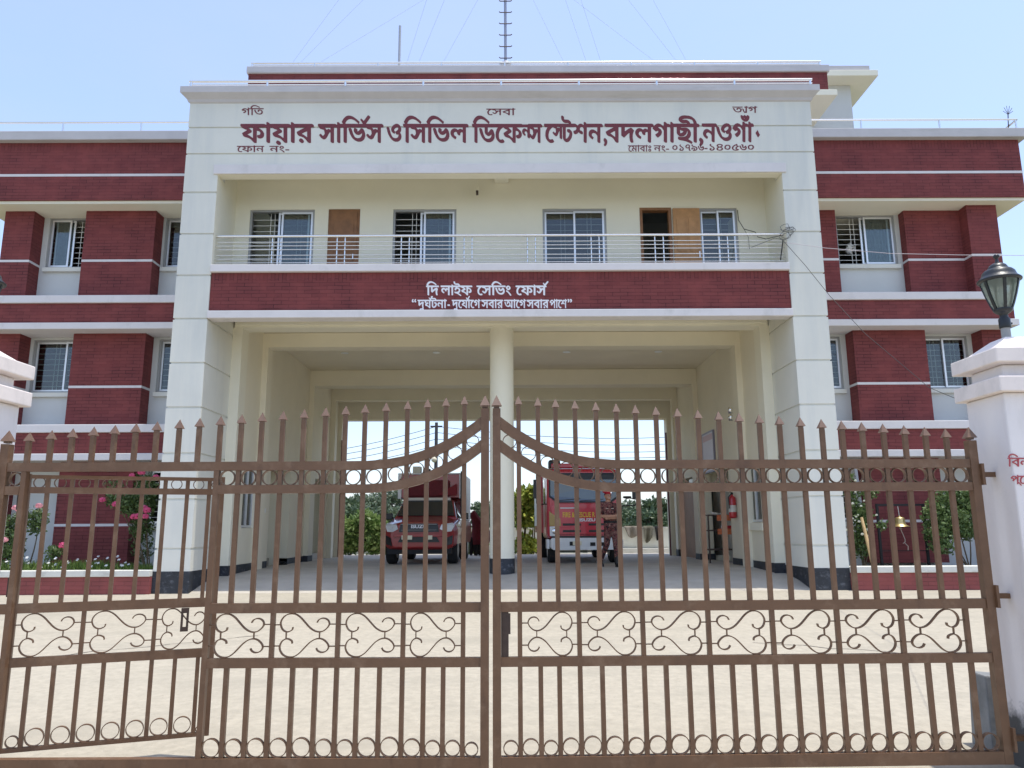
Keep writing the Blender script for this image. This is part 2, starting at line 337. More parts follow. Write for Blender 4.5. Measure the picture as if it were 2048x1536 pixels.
MB().box(XLi, XRi, 18.6, 18.7, 6.34, 9.2).box(XLi, XRi, BW+.18, 18.6, 6.30, 6.335).box(XLi, XRi, BW+.18, 18.6, 9.2, 9.3).build('upper_room', ROOM, B)
# roof over the portal block and rooms behind
MB().box(XL, XR, 15.1, 27.2, 10.05, 10.19).build('roof', CAP, B)
for a in (XL, XR-.2): MB().box(a, a+.2, 17.2, 27.2, .3, 10.05).build('flank_wall', WH, B)

# ---- windows -------------------------------------------------------
def window(x0, x1, z0, z1, Y, nv, open_side=0, name='window', curtain=False, seed=0, panes=True):
    """aluminium slider: frame, two sashes, panes, iron grille; Y is the outer face of the frame"""
    t = .045; mb = MB(); mb.box(x0, x0+t, Y, Y+.09, z0, z1).box(x1-t, x1, Y, Y+.09, z0, z1).box(x0+t, x1-t, Y, Y+.09, z0, z0+t).box(x0+t, x1-t, Y, Y+.09, z1-t, z1)
    w = mb.build(name, ALUD, B)
    m = (x0+x1)/2; s = .04
    spans = [(m-.02, x1-t, .012), (x0+t, m+.02, .05)] if open_side == 0 else [(m-.02, x1-t, .012), (m-.10, x1-t-.08, .05)] if open_side == 1 else [(x0+t, m+.02, .012), (x0+t+.08, m+.10, .05)]
    for a, b, d in spans:
        q = MB(); q.box(a, a+s, Y+d, Y+d+.025, z0+t, z1-t).box(b-s, b, Y+d, Y+d+.025, z0+t, z1-t).box(a+s, b-s, Y+d, Y+d+.025, z0+t, z0+t+s).box(a+s, b-s, Y+d, Y+d+.025, z1-t-s, z1-t)
        q.build('sash', ALU, w)
        if panes: MB().box(a+s, b-s, Y+d+.009, Y+d+.014, z0+t+s, z1-t-s).build('pane', GLASS, w)
    g = MB(); n = max(6, int((z1-z0)/.135))
    for i in range(1, n): z = z0+t+(z1-z0-2*t)*i/n; g.bar((x0+.02, Y+.125, z), (x1-.02, Y+.125, z), .011, .011)
    for i in range(nv):
        x = x0+(x1-x0)*(i+.7)/(nv+.4); g.bar((x, Y+.137, z0+.02), (x, Y+.137, z1-.02), .011, .011)
        x += .09; g.bar((x, Y+.137, z0+.02), (x, Y+.137, z1-.02), .011, .011)
    g.build('grille', GRILLE, w)
    if curtain:
        a, b = (m, x1-t) if curtain == 1 else (x0+t, m); P = []; k = 26
        for i in range(k+1): x = a+(b-a)*i/k; P.append((x, Y+.24+.03*math.sin(i*1.9+seed), 0))
        c = MB()
        for p, q in zip(P[:-1], P[1:]): c.quad((p[0], p[1], z0+.03), (q[0], q[1], z0+.03), (q[0], q[1], z1-.05), (p[0], p[1], z1-.05))
        c.build('curtain', CURT, w)
    return w
for i, (a, b) in enumerate(bwin): window(a, b, 6.95, 8.38, BW+.03, 2 if b-a > 1 else 1, [1, 1, 0, 0][i], seed=i)
MB().box(bdoor[0][0], bdoor[0][1], BW+.02, BW+.10, 6.34, 8.39).build('door_frame', WOOD, B)
d1 = MB(); d1.box(-3.87, -3.30, BW+.0, BW+.019, 6.34, 8.33)
for zz in ((6.55, 7.25), (7.4, 8.15)): d1.box(-3.80, -3.37, BW-.012, BW-.0005, *zz)
d1 = d1.build('door', WOOD, B, .006); MB().bar((-3.36, BW-.04, 7.22), (-3.36, BW-.04, 7.34), .018).build('handle', STEEL, d1)
fr = MB(); fr.box(2.86, 2.92, BW-.01, BW+.14, 6.34, 8.39).box(3.49, 3.55, BW-.01, BW+.14, 6.34, 8.39).box(2.92, 3.49, BW-.01, BW+.14, 8.33, 8.39).build('door_frame', WOOD, B)
d2 = MB()                                                            # the open leaf folded back along the wall
d2.box(3.57, 4.155, BW-.075, BW-.035, 6.34, 8.35)
for xx in ((3.64, 3.84), (3.90, 4.09)):
    for zz in ((6.5, 7.2), (7.36, 8.12)): d2.box(*xx, BW-.088, BW-.0755, *zz)
d2 = d2.build('door', WOODL, B, .006); d2['label'] = 'light wood door leaf standing open on the balcony'; MB().bar((4.10, BW-.12, 7.2), (4.10, BW-.12, 7.34), .018).build('handle', STEEL, d2)

# ---- balcony railing
mb = MB(); yr = T+.12
mb.tube([(XLi, yr, 7.375), (XRi, yr, 7.375)], .026, 10)
for z in (7.25, 7.17, 7.09, 6.97, 6.89, 6.81): mb.tube([(XLi, yr, z), (XRi, yr, z)], .0085, 6)
for px in (543, 560, 673, 689, 802, 818, 928, 944, 1055, 1071, 1183, 1199, 1311, 1328, 1440, 1457):
    x = at(px, 500, yr).x; mb.tube([(x, yr+.03, 6.72), (x, yr+.03, 7.37)], .014, 8)
mb.build('balcony_railing', STEEL, B)

# ---- roof railings
def rail(x0, x1, y, zb, h, step, name, r=.022, ret=0, low=0):
    mb = MB(); mb.tube([(x0, y, zb+h), (x1, y, zb+h)], r, 10)
    if low: mb.tube([(x0, y, zb+low), (x1, y, zb+low)], r*.5, 8)
    n = max(1, round((x1-x0)/step))
    for i in range(n+1): x = x0+(x1-x0)*i/n; x = min(max(x, x0+.04), x1-.04); mb.tube([(x, y, zb-.02), (x, y, zb+h)], r*.85, 8)
    for xe in ret: mb.tube([(xe, y, zb+h), (xe, y+6, zb+h)], r, 8)
    return mb.build(name, STEEL, B)
rail(-6.66, 6.37, T-.06, 10.565, .165, 1.6, 'roof_railing', .03, (), .085)
rail(-7.0, 8.55, 19.0, 13.895, .125, 1.75, 'roof_railing', .03, (), .055)

# ---- wings ---------------------------------------------------------
def wing(side):
    fx = (lambda a: a) if side > 0 else (lambda a: -a-.32)
    def bx(mb, a, b, *r): p, q = sorted((fx(a), fx(b))); return mb.box(p, q, *r)
    X0, X1 = XR, 11.45
    # parapet fascia with cap, white line, soffit
    mb = MB(); bx(mb, X0, 11.76, 16.35, 16.6, 8.87, 9.44); bx(mb, X0, 11.76, 16.35, 16.6, 9.50, 10.08); bx(mb, 11.55, 11.76, 16.6, 23.8, 8.87, 10.08); mb.build('parapet', BRICK, B)
    mb = MB(); bx(mb, X0, 11.76, 16.352, 16.6, 10.081, 10.27); mb.build('parapet_soldier_course', SOLDIER, B)
    mb = MB(); bx(mb, X0, 11.765, 16.343, 16.55, 9.44, 9.50); mb.build('parapet_line', TRIM, B)
    mb = MB(); bx(mb, X0, 11.90, 16.2, 16.75, 10.27, 10.49); bx(mb, 11.5, 11.90, 16.75, 23.9, 10.27, 10.49); mb.build('parapet_cap', CAP, B, .012)
    mb = MB(); bx(mb, X0, 11.76, 16.40, 23.8, 8.80, 8.868); mb.build('eaves_soffit', CREAM, B)
    # belt courses
    for z in (5.87, 2.98):
        mb = MB(); bx(mb, X0, 11.28, 16.40, 17.18, z, z+.15); bx(mb, X0, 11.28, 16.40, 17.18, z+.60, z+.775); mb.build('belt_ledge', TRIM, B, .012)
        mb = MB(); bx(mb, X0, 11.22, 16.45, 17.15, z+.151, z+.599); mb.build('belt_brick', BRICK, B)
    # wall with window openings
    if side > 0: wins = [(7.75, 9.16, 7.55, 8.80, 1, 1), (6.42, 7.63, 4.585, 5.83, 0, 0), (9.45, 10.56, 4.585, 5.83, 0, 0), (6.5, 7.62, 1.62, 2.86, 0, 0)]
    else: wins = [(9.16+.42, 10.54, 7.55, 8.80, 2, 2), (6.42, 7.80, 7.55, 8.80, 0, 0), (9.1, 10.60, 4.585, 5.83, 0, 0), (6.42, 7.72, 4.585, 5.83, 0, 1), (6.5, 7.72, 1.62, 2.86, 0, 0)]
    ws = []
    for a, b, z0, z1, op, cu in wins:
        p, q = sorted((fx(a), fx(b))); ws.append((p, q, z0, z1, op, cu))
    a, b = sorted((fx(X0), fx(X1))); mb = MB(); mb.wall(a, b, .3, 8.80, 17.2, 17.4, [w[:4] for w in ws]); mb.build('wing_wall', WALL, B)
    mb = MB(); bx(mb, 11.25, X1, 17.4, 23.8, .3, 8.8); mb.build('end_wall', BRICK, B)
    mb = MB(); bx(mb, X0, 11.25, 19.8, 19.9, .3, 8.8)
    for z in (3.1, 6.0): bx(mb, X0, 11.25, 17.4, 19.8, z, z+.12)
    mb.build('wing_room', M('shade_darkened_plaster', (.12, .12, .12), .9), B)  # indoor shade put into the wall colour, so the windows read dark
    for k, w in enumerate(ws):
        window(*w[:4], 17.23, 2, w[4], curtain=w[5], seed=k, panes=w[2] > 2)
        MB().box(w[0]-.02, w[1]+.02, 17.12, 17.23, w[2]-.10, w[2]-.001).build('window_sill', WH, B, .006)
    # brick piers, two heights of each split by a white line
    def pier(a, b, y, z0, z1, zl):
        mb = MB(); bx(mb, a, b, y, 17.198, z0, zl); bx(mb, a, b, y, 17.198, zl+.055, z1); mb.build('brick_pier', BRICK, B)
        mb = MB(); bx(mb, a+.001, b-.001, y-.005, 17.197, zl+.0005, zl+.0545); mb.build('pier_line', TRIM, B)
    for z0, z1, zl, rows in ((6.646, 8.799, 7.56, 3), (3.756, 5.869, 4.62, 2), (.75, 2.979, 1.60, 1)):
        if side > 0 and rows == 3: P = [(6.33, 7.63, 16.9), (9.26, 10.56, 16.95), (10.561, 11.25, 16.65)]
        elif side > 0: P = [(7.75, 9.38, 16.8), (10.66, 11.25, 16.8)]
        else: P = [(7.85, 9.47, 16.8), (10.67, 11.34, 16.8)]
        for a, b, y in P: pier(a, b, y, z0, z1, zl)
    mb = MB(); bx(mb, X0, 11.6, 16.7, 23.8, 8.87, 9.0); mb.build('wing_roof', CAP, B)
wing(1); wing(-1)
rail(-12.05, XL-.02, 16.32, 10.49, .27, 1.75, 'wing_railing', .022, (-12.05,))
rail(XR+.02, 11.78, 16.32, 10.49, .27, 1.85, 'wing_railing', .022, (11.78,))

# ---- block on the roof
mb = MB(); mb.box(-7.06, 8.70, 19.0, 19.25, 13.12, 13.70); mb.build('roof_block_fascia', BRICK, B)
MB().box(-7.10, 8.75, 18.94, 19.3, 13.701, 13.895).box(8.751, 10.45, 20.1, 20.3, 14.42, 14.62).build('roof_block_cap', CAP, B, .01)
MB().box(-7.1, 8.88, 18.88, 21.0, 12.95, 13.118).build('roof_block_ledge', CREAM, B, .01)
MB().box(-6.6, 10.03, 20.5, 26.2, 10.19, 14.23).build('roof_block_wall', WALL, B)
MB().box(8.0, 10.63, 20.0, 26.8, 14.235, 14.418).build('roof_block_slab', CREAM, B, .012)
MB().box(-7.0, 8.7, 19.25, 26.2, 13.2, 13.4).build('roof_block_deck', CAP, B)

# ---- garage --------------------------------------------------------
GL, GRX = -5.75, 5.41
mb = MB(); mb.box(-5.93, 5.60, 16.1, 16.5, 5.80, 6.30); mb.box(XLi+.001, GL, 16.1, 16.5, .6, 5.80); mb.box(GRX, XRi-.001, 16.1, 16.5, .6, 5.80); mb.box(-5.89, 5.56, 16.0, 16.1, 5.85, 6.3)
mb.build('garage_front_frame', CREAM, B)
mb = MB(); holeL = [(16.75, 17.5, 1.55, 2.9)]
def sidewall(mb, x0, x1, spans, z1=6.05):
    for y0, y1, zz in spans: mb.box(x0, x1, y0, y1, zz, z1)
sidewall(mb, -6.0, GL, [(16.5, 16.72, .6), (16.72, 17.55, 2.92), (17.55, 18.6, .6), (18.6, 20.3, 3.0), (20.3, 21.8, .6), (22.3, 24.4, 3.0), (24.4, 25.3, .6)]); mb.box(-6.0, GL, 16.72, 17.55, .6, 1.55)
mb.box(-7.6, -7.5, 18.3, 25.3, .6, 3.1).box(-7.5, -6.0, 18.25, 18.35, .6, 3.1).box(-7.5, -6.001, 20.301, 20.4, .6, 3.1).box(-7.5, -6.0, 24.5, 24.6, .6, 3.1).box(-7.5, -6.001, 18.36, 24.5, 3.1, 3.2)
mb.build('garage_side_wall', CREAMD, B); mb = MB()
sidewall(mb, GRX, 5.66, [(16.5, 16.72, .6), (16.72, 17.75, 2.92), (17.75, 19.1, .6), (19.1, 21.9, 3.0), (22.4, 24.4, 3.0), (24.4, 25.3, .6)]); mb.box(GRX, 5.66, 16.72, 17.75, .6, 1.62)
# passages beside the bays
mb.box(7.5, 7.6, 18.9, 25.3, .6, 3.1).box(5.66, 7.5, 18.95, 19.05, .6, 3.1).box(5.661, 7.5, 19.06, 24.5, 3.1, 3.2); mb.wall(5.661, 7.5, .6, 3.1, 21.9, 22.0, [(5.70, 6.35, .75, 2.75)])
mb.build('garage_side_wall', CREAMD, B)
MB().box(5.7, 7.4, 23.4, 23.5, .6, 3.05).build('doorway_shade_panel', DARK, B)  # black panel painted as the shade seen through the passage doorway
mb = MB()                                                            # columns standing proud of the side walls, and beams
for y0, y1, d, zb in ((17.5, 17.87, .13, 5.70), (21.8, 22.3, .14, 5.585), (24.5, 24.8, .16, 5.6)):
    mb.box(-6.0, GL+d, y0, y1, .6, 6.04).box(GRX-d, 5.66, y0, y1, .6, 6.04); mb.box(GL+d+.001, GRX-d-.001, y0, y1, zb, 6.04)
mb.box(-6.0, GL+.2, 25.3, 25.75, .6, 5.09).box(GRX-.2, 5.66, 25.3, 25.75, .6, 5.09).box(-6.0, 5.66, 25.3, 25.75, 5.09, 6.04)
mb.build('garage_beam_frame', CREAMD, B)
MB().box(-6.3, 6.0, 16.5, 25.8, 6.05, 6.095).build('garage_ceiling', CREAMD, B)
mb = MB()
for x in (-4.3, -1.9, 1.5, 3.9): mb.lathe([(.10, 6.035), (.10, 6.05)], (x, 19.6, 0), 16)
mb.build('ceiling_light', ALU, B)
MB().lathe([(.255, .9), (.255, 5.81)], (-.165, 16.35, 0), 40, cap=False).build('round_column', CREAM, B)
MB().lathe([(.262, .56), (.262, .90), (.255, .905)], (-.165, 16.35, 0), 40, cap=False).build('column_skirting', SKIRT, B)
for x0, x1, a, b, z in ((-6.0, GL+.008, 16.095, 18.6, .79), (-6.0, GL+.008, 20.3, 21.785, .79), (-6.0, GL+.145, 21.79, 22.31, .80), (GRX-.008, 5.7, 16.095, 19.1, .79), (GRX-.145, 5.7, 21.79, 22.31, .80), (GRX-.165, 5.7, 24.49, 24.81, .85)): MB().box(x0, x1, a, b, .55, z).build('garage_skirting', SKIRT, B)
# side windows looking into the bay offices
for x, y0, y1, z0 in ((GL, 16.74, 17.53, 1.56), (GRX, 16.76, 17.73, 1.63)):
    sgn = 1 if x < 0 else -1; f = MB(); xx = sorted((x-sgn*.10, x-sgn*.04))
    for a, b, c, d in ((y0, y1, z0, z0+.05), (y0, y1, 2.85, 2.90), (y0, y0+.05, z0+.05, 2.85), (y1-.05, y1, z0+.05, 2.85), ((y0+y1)/2-.025, (y0+y1)/2+.025, z0+.05, 2.85)): f.box(*xx, a, b, c, d)
    f = f.build('garage_window', ALU, B); MB().box(x-sgn*.075, x-sgn*.07, y0+.05, y1-.05, z0+.05, 2.85).build('pane', GLASS, f)
MB().box(GRX-.05, GRX-.0005, 16.62, 17.80, 1.44, 1.60).build('garage_window_sill', CREAM, B, .006)
MB().box(-6.9, -6.5, 20.28, 20.30, .64, 2.7).box(GRX-.0, GRX+.05, 22.5, 24.3, .64, 2.75).build('garage_door', WOOD, B)
# steps up inside the left passage, switch plates, wall lantern
MB().box(-6.9, -5.9, 22.35, 24.3, .6, .80).box(-7.5, -6.2, 18.4, 20.25, .6, .80).build('garage_step', FLOORM, B, .01)
MB().box(GL, GL+.012, 18.2, 18.3, 1.9, 2.0).box(-7.12, -7.02, 20.285, 20.299, 1.95, 2.05).box(GRX-.012, GRX-.0005, 18.85, 18.95, 1.98, 2.12).build('switch_plate', ALU, B, .003)
fl = MB(); p = at(1461, 828, 17.43)
for dz in (.085, -.085): fl.lathe([(.03, -.06), (.052, -.07), (.052, .06), (.03, .07)], (p.x, 17.43, p.z+dz), 14)
fl.build('wall_lantern', STEEL, B)
# small lamp hanging from the balcony ceiling
cfl = MB().bar((-.68, 15.6, 9.2), (-.68, 15.6, 8.79), .016).box(-.715, -.645, 15.54, 15.66, 8.70, 8.80).build('ceiling_lamp', CREAM, B, .006); MB().box(-.705, -.655, 15.55, 15.65, 8.63, 8.699).build('lamp_head', RUST, cfl)

# ---- painted lettering --------------------------------------------
LET = [
0,6,12,5572,2900,-31,-20,-15,-16,-7,-17,10,-25,19,-12,24,2,28,19,16,19,6,18,-7,18,-15,13,12,6036,2862,-34,-21,-16,-15,-7,-18,10,-28,23,-13,17,3,27,18,23,30,-1,22,-15,16,-13,7,116,5091,2858,-24,-17,-48,-53,-17,-11,-27,-15,-83,-24,-29,-22,-21,-50,4,-7,91,-53,3,-7,-65,-24,-58,-45,-9,-12,0,-32,9,-9,460,0,24,6,20,14,6,-4,1,-46,7,-5,21,0,27,17,14,18,371,0,27,8,18,12,5,-4,1,-46,7,-5,18,0,27,17,17,18,354,0,27,18,9,12,0,32,-4,7,-49,2,-5,5,0,297,-9,9,-31,0,-27,-18,-40,-54,-36,-32,-34,-17,-55,-16,-28,-18,-9,-13,-18,-42,7,-13,24,-15,58,-32,84,-36,-5,-5,-206,3,-2,299,-8,9,-35,-1,-24,-17,-8,-12,0,-255,-12,-25,-55,-1,-5,5,0,297,-9,9,-34,-1,-24,-17,-45,-49,-21,-15,-31,-16,-82,-23,-24,-17,-13,-16,-14,-39,2,-7,94,-53,3,-7,-69,-24,-34,-26,-40,1,-3,300,-8,9,-31,0,-28,-18,-8,-12,0,-258,-9,-19,-7,-4,-158,1,-2,4,43,18,28,19,36,34,24,46,0,42,-10,25,-26,24,-34,10,-38,-5,-32,-25,3,-32,8,-9,24,0,21,-7,8,-20,0,-14,-5,-17,-13,-14,-38,-13,-13,2,-3,233,-8,9,13,5053,2758,6,-3,0,-202,-5,-5,-90,1,-2,4,47,34,22,23,4,28,-12,14,-69,33,-3,6,41,22,13,5661,2755,4,3,5,-7,0,-198,-5,-5,-96,1,-1,4,68,53,7,32,-9,11,-72,36,-1,6,42,22,8,6135,2741,4,3,5,-7,-2,-110,-55,19,-48,27,4,7,31,15,
0,5,124,6639,2858,-21,-17,-8,-12,0,-173,-4,-8,-13,1,-7,7,-46,88,-23,30,-12,9,-18,5,-27,-5,-40,-30,-16,-19,-22,-36,17,-17,15,-6,18,14,19,25,6,1,12,-4,14,-16,12,-25,-9,-50,-11,-24,-64,-17,-21,-17,-10,-19,-19,-18,-3,-39,8,-9,334,0,18,6,18,13,5,-6,0,-39,7,-9,22,1,21,16,12,18,49,0,4,-5,-21,-36,33,-60,44,-45,37,-17,21,-3,42,3,46,17,30,18,61,47,46,44,-18,32,3,4,69,1,5,-5,-47,-74,4,-18,8,-7,9,0,24,19,19,24,6,1,74,-104,14,-9,30,21,10,12,1,15,-85,120,1,4,316,1,24,18,8,12,0,32,-4,7,-43,2,-5,5,0,297,-7,9,-31,-1,-27,-25,-1,-177,-5,-8,-12,1,-14,14,-51,99,-23,21,-21,5,-19,-3,-42,-28,-26,-30,-15,-25,0,-7,29,-21,21,15,18,26,15,-3,11,-10,15,-29,-6,-49,-7,-21,-10,-10,-57,-14,-34,-31,-379,2,-2,300,-8,9,-30,-1,-21,-17,-8,-12,-1,-278,-58,-3,-5,5,0,297,-7,9,-27,0,-25,-18,-7,-12,0,-258,-11,-22,-46,-1,-4,5,0,297,-8,9,46,7161,2833,-51,-19,-43,-33,-32,-37,-37,-71,-27,-84,-3,-15,4,-7,34,-10,22,16,6,9,28,91,28,57,20,21,36,13,43,-4,30,-18,20,-44,-1,-32,-4,-1,-24,22,-21,9,-22,4,-36,-9,-24,-19,-27,-34,-5,-18,0,-28,10,-33,13,0,24,9,24,19,6,9,-7,24,4,9,31,-14,36,-49,27,-3,29,26,19,38,15,54,0,46,-15,45,-17,27,-37,26,-30,9,9,6532,2592,7,2,24,-18,12,0,34,19,1,-42,-4,-5,-107,1,-2,4,10,7473,2592,19,-11,22,-5,33,19,5,-6,0,-36,-5,-5,-109,1,-1,4,16,13,10,6915,2475,249,2,4,-5,-58,-51,-34,-23,-48,-16,-34,0,-36,13,-29,27,-21,39,
0,2,49,7908,2833,-24,-7,-26,-15,-29,-26,-30,-37,-30,-57,-16,-42,-22,-89,1,-16,29,-10,25,23,28,106,16,39,23,40,29,18,44,4,33,-20,11,-32,-3,-21,-4,-4,-24,9,-19,-19,-15,-36,-13,35,-18,-7,-27,-22,-17,-23,-7,-21,0,-25,4,-18,14,-28,27,-31,37,-21,24,-6,26,3,19,10,21,18,19,27,11,35,0,29,-7,28,-15,28,20,36,4,17,3,29,-4,28,-14,32,-28,27,-31,13,10,7904,2635,35,-22,17,-17,8,-22,-2,-28,-23,-2,-21,10,-30,31,-5,14,1,11,
0,5,130,8139,2858,-21,-17,-7,-12,0,-276,-5,-5,-18,-1,-25,-22,-3,-39,7,-9,24,0,6,-5,-20,-32,0,-7,34,-60,22,-27,24,-19,30,-13,20,-3,42,3,66,28,65,50,46,44,1,11,-16,25,5,5,131,-1,1,-4,-21,-36,33,-60,28,-33,27,-19,24,-10,42,-3,65,20,30,18,60,47,45,44,-18,32,5,5,471,0,24,18,7,12,0,32,-4,7,-42,2,-5,5,0,297,-7,9,-30,-1,-27,-25,-1,-174,-8,-12,-11,-4,-18,7,-11,23,-1,30,-6,4,-21,0,-28,-23,-11,-35,-9,-10,-23,-3,-15,7,-14,23,2,29,8,14,33,23,9,12,-15,42,-35,-18,-39,-33,-20,-30,-11,-32,0,-35,5,-18,7,-14,28,-29,42,-11,35,9,33,25,21,-18,15,-6,21,0,32,18,5,-5,0,-36,-5,-5,-616,0,-4,5,0,297,-8,9,-30,-1,-20,-17,-8,-12,0,-276,-4,-5,-54,0,-4,5,0,297,-8,9,-30,-1,-27,-25,-1,-177,-4,-7,-12,-1,-14,15,-28,60,-30,48,-15,12,-20,5,-30,-8,-30,-23,-28,-34,-13,-25,5,-9,24,-15,21,15,18,26,21,-8,19,-34,-3,-31,-10,-39,-15,-13,-54,-11,-21,-17,-9,-13,-26,-1,-5,5,0,297,-7,9,46,8847,2833,-50,-19,-42,-33,-31,-37,-37,-71,-26,-84,-3,-15,4,-7,34,-10,20,16,7,9,27,91,28,57,19,21,36,13,41,-4,30,-18,19,-44,0,-32,-4,-1,-24,22,-21,9,-21,4,-35,-9,-24,-19,-26,-34,-5,-18,0,-28,10,-33,12,0,24,9,24,19,5,9,-7,24,5,9,29,-14,36,-49,27,-3,28,26,19,38,14,54,0,46,-14,45,-17,27,-36,26,-30,9,11,8357,2592,5,2,12,-12,24,-6,33,19,4,-6,0,-36,-4,-5,-108,1,0,4,15,13,11,8153,2475,245,2,5,-5,-50,-44,-41,-30,-48,-16,-33,0,-39,16,-22,21,-22,39,-1,7,10,8606,2475,244,2,4,-5,-57,-51,-33,-23,-48,-16,-32,0,-36,13,-28,27,-21,39,
0,5,184,10025,2862,-26,-9,-37,-29,-21,-27,-15,-28,-11,-39,-3,-25,3,-60,19,-60,20,-32,-3,-5,-191,0,-4,5,1,95,6,0,17,-15,28,-44,29,-8,20,16,14,23,22,71,0,50,-8,31,-12,25,-30,31,-40,17,-40,0,-26,-7,-25,-13,-32,-26,-38,-48,-24,-46,-20,-56,-18,-78,32,-12,30,26,28,99,29,64,13,14,31,12,29,0,25,-9,12,-8,13,-20,8,-25,-2,-22,-31,25,-14,6,-26,0,-42,-32,-14,-23,-8,-28,0,-85,-4,-5,-134,0,-4,5,0,297,-7,9,-26,0,-22,-18,-8,-12,0,-276,-4,-5,-17,-1,-24,-22,-3,-39,7,-9,26,-2,2,-3,-19,-32,3,-14,29,-53,22,-27,28,-22,23,-10,40,-3,34,7,48,24,63,50,44,44,1,11,-16,25,5,5,652,0,17,11,108,0,11,-11,248,0,29,27,0,39,-6,5,-26,0,-4,5,0,297,-4,8,-26,0,-26,-25,-1,-177,-3,-7,-7,1,-5,9,-42,103,-18,21,-15,5,-17,-4,-42,-42,-4,2,-4,21,-18,2,-29,-26,-1,-82,-16,-26,-11,-7,-11,0,-14,12,0,28,20,25,-12,29,-28,-20,-22,-27,-11,-35,0,-18,7,-24,9,-13,19,-14,23,0,14,6,29,24,3,-2,1,-47,-4,-6,-80,0,-8,4,-127,2,30,18,55,52,13,22,10,31,0,36,-11,32,-22,21,-25,9,-32,-5,-26,-25,2,-32,7,-9,20,0,15,-6,8,-13,2,-22,-5,-17,-11,-14,-20,-9,-22,-2,-2,233,-7,9,-32,-1,-20,-17,-21,-33,-30,-31,-25,-16,-63,-21,-23,-19,-14,-26,-8,-29,2,-7,77,-53,2,-7,-56,-24,-28,-26,-20,8,-36,35,-24,46,-10,43,0,56,8,32,8,16,14,7,17,0,28,-9,25,21,14,32,-16,17,-14,6,14,10245,2758,6,-3,0,-202,-4,-5,-74,1,-2,4,39,34,16,19,5,14,0,18,-10,14,-57,33,-3,6,35,22,9,10638,2712,12,-7,14,-32,-6,-53,-10,-27,-45,-19,-5,4,1,92,24,19,8,10744,2589,4,3,4,-7,0,-32,-4,-5,-78,2,27,37,28,-11,11,9529,2475,234,2,5,-5,-48,-44,-40,-30,-45,-16,-31,0,-37,16,-22,21,-21,39,-1,7,
0,2,183,11019,2860,-25,-9,-34,-26,-21,-23,-18,-32,-13,-53,0,-64,10,-46,30,-57,-5,-5,-33,0,-23,-18,-7,-12,1,-36,6,-5,481,0,4,-5,-7,-9,-59,0,-25,-9,-23,-19,-24,-31,-8,-24,-3,-54,10,-12,23,5,24,22,0,35,7,16,73,4,14,6,28,22,13,16,15,37,45,-3,28,3,20,10,28,23,6,-1,19,-22,31,-13,37,9,25,20,4,-6,0,-46,7,-9,20,1,20,16,11,18,295,0,23,18,7,12,0,32,-4,7,-40,2,-4,5,0,298,-7,9,-28,-1,-26,-25,-1,-110,-5,-15,-30,-34,-28,-13,-20,0,-22,16,-4,14,1,25,36,35,-19,42,-42,-30,-27,-33,-9,-18,-5,-21,3,-43,11,-25,21,-20,20,-10,14,-3,28,3,34,17,42,32,1,-90,-4,-5,-205,3,-2,300,-7,9,-25,0,-23,-18,-7,-12,0,-248,-11,-25,-7,-8,-14,-4,-28,5,-11,14,-5,21,7,25,26,8,26,24,3,25,-7,22,-22,-3,-23,-9,-36,-28,-17,20,-17,11,-37,10,-28,-27,-4,-35,4,-8,34,-10,11,-9,10,-23,0,-17,-7,-15,-28,-1,-17,4,-155,-1,-4,5,0,220,4,6,23,-10,19,-20,20,-40,7,-31,-2,-22,-19,1,-24,-22,-5,-28,3,-18,15,-5,25,0,14,5,38,39,11,32,0,53,-15,53,-34,52,-22,19,-23,9,-25,0,-14,-6,-23,-19,-18,-23,-9,-21,-5,-25,-2,-202,-8,-2,-4,5,0,224,-7,9,-17,-1,-26,-26,-2,-137,-11,13,-30,74,-13,15,-19,5,-34,-25,-18,-23,-13,-28,2,-7,18,-12,28,29,7,-3,12,-25,-8,-60,-34,-14,-17,-13,-25,13,-35,39,-18,35,-13,64,3,46,7,28,11,16,28,4,28,-11,21,20,16,35,-11,14,-20,9,8,11186,2561,5,1,1,-4,0,-18,-4,-6,-54,2,15,22,25,-6,
0,1,17,12096,2923,-15,-14,-6,-13,12,-24,3,-32,-15,-22,-5,-17,7,-29,19,-12,12,6,20,19,16,26,3,18,0,21,-10,36,-11,19,-13,12,
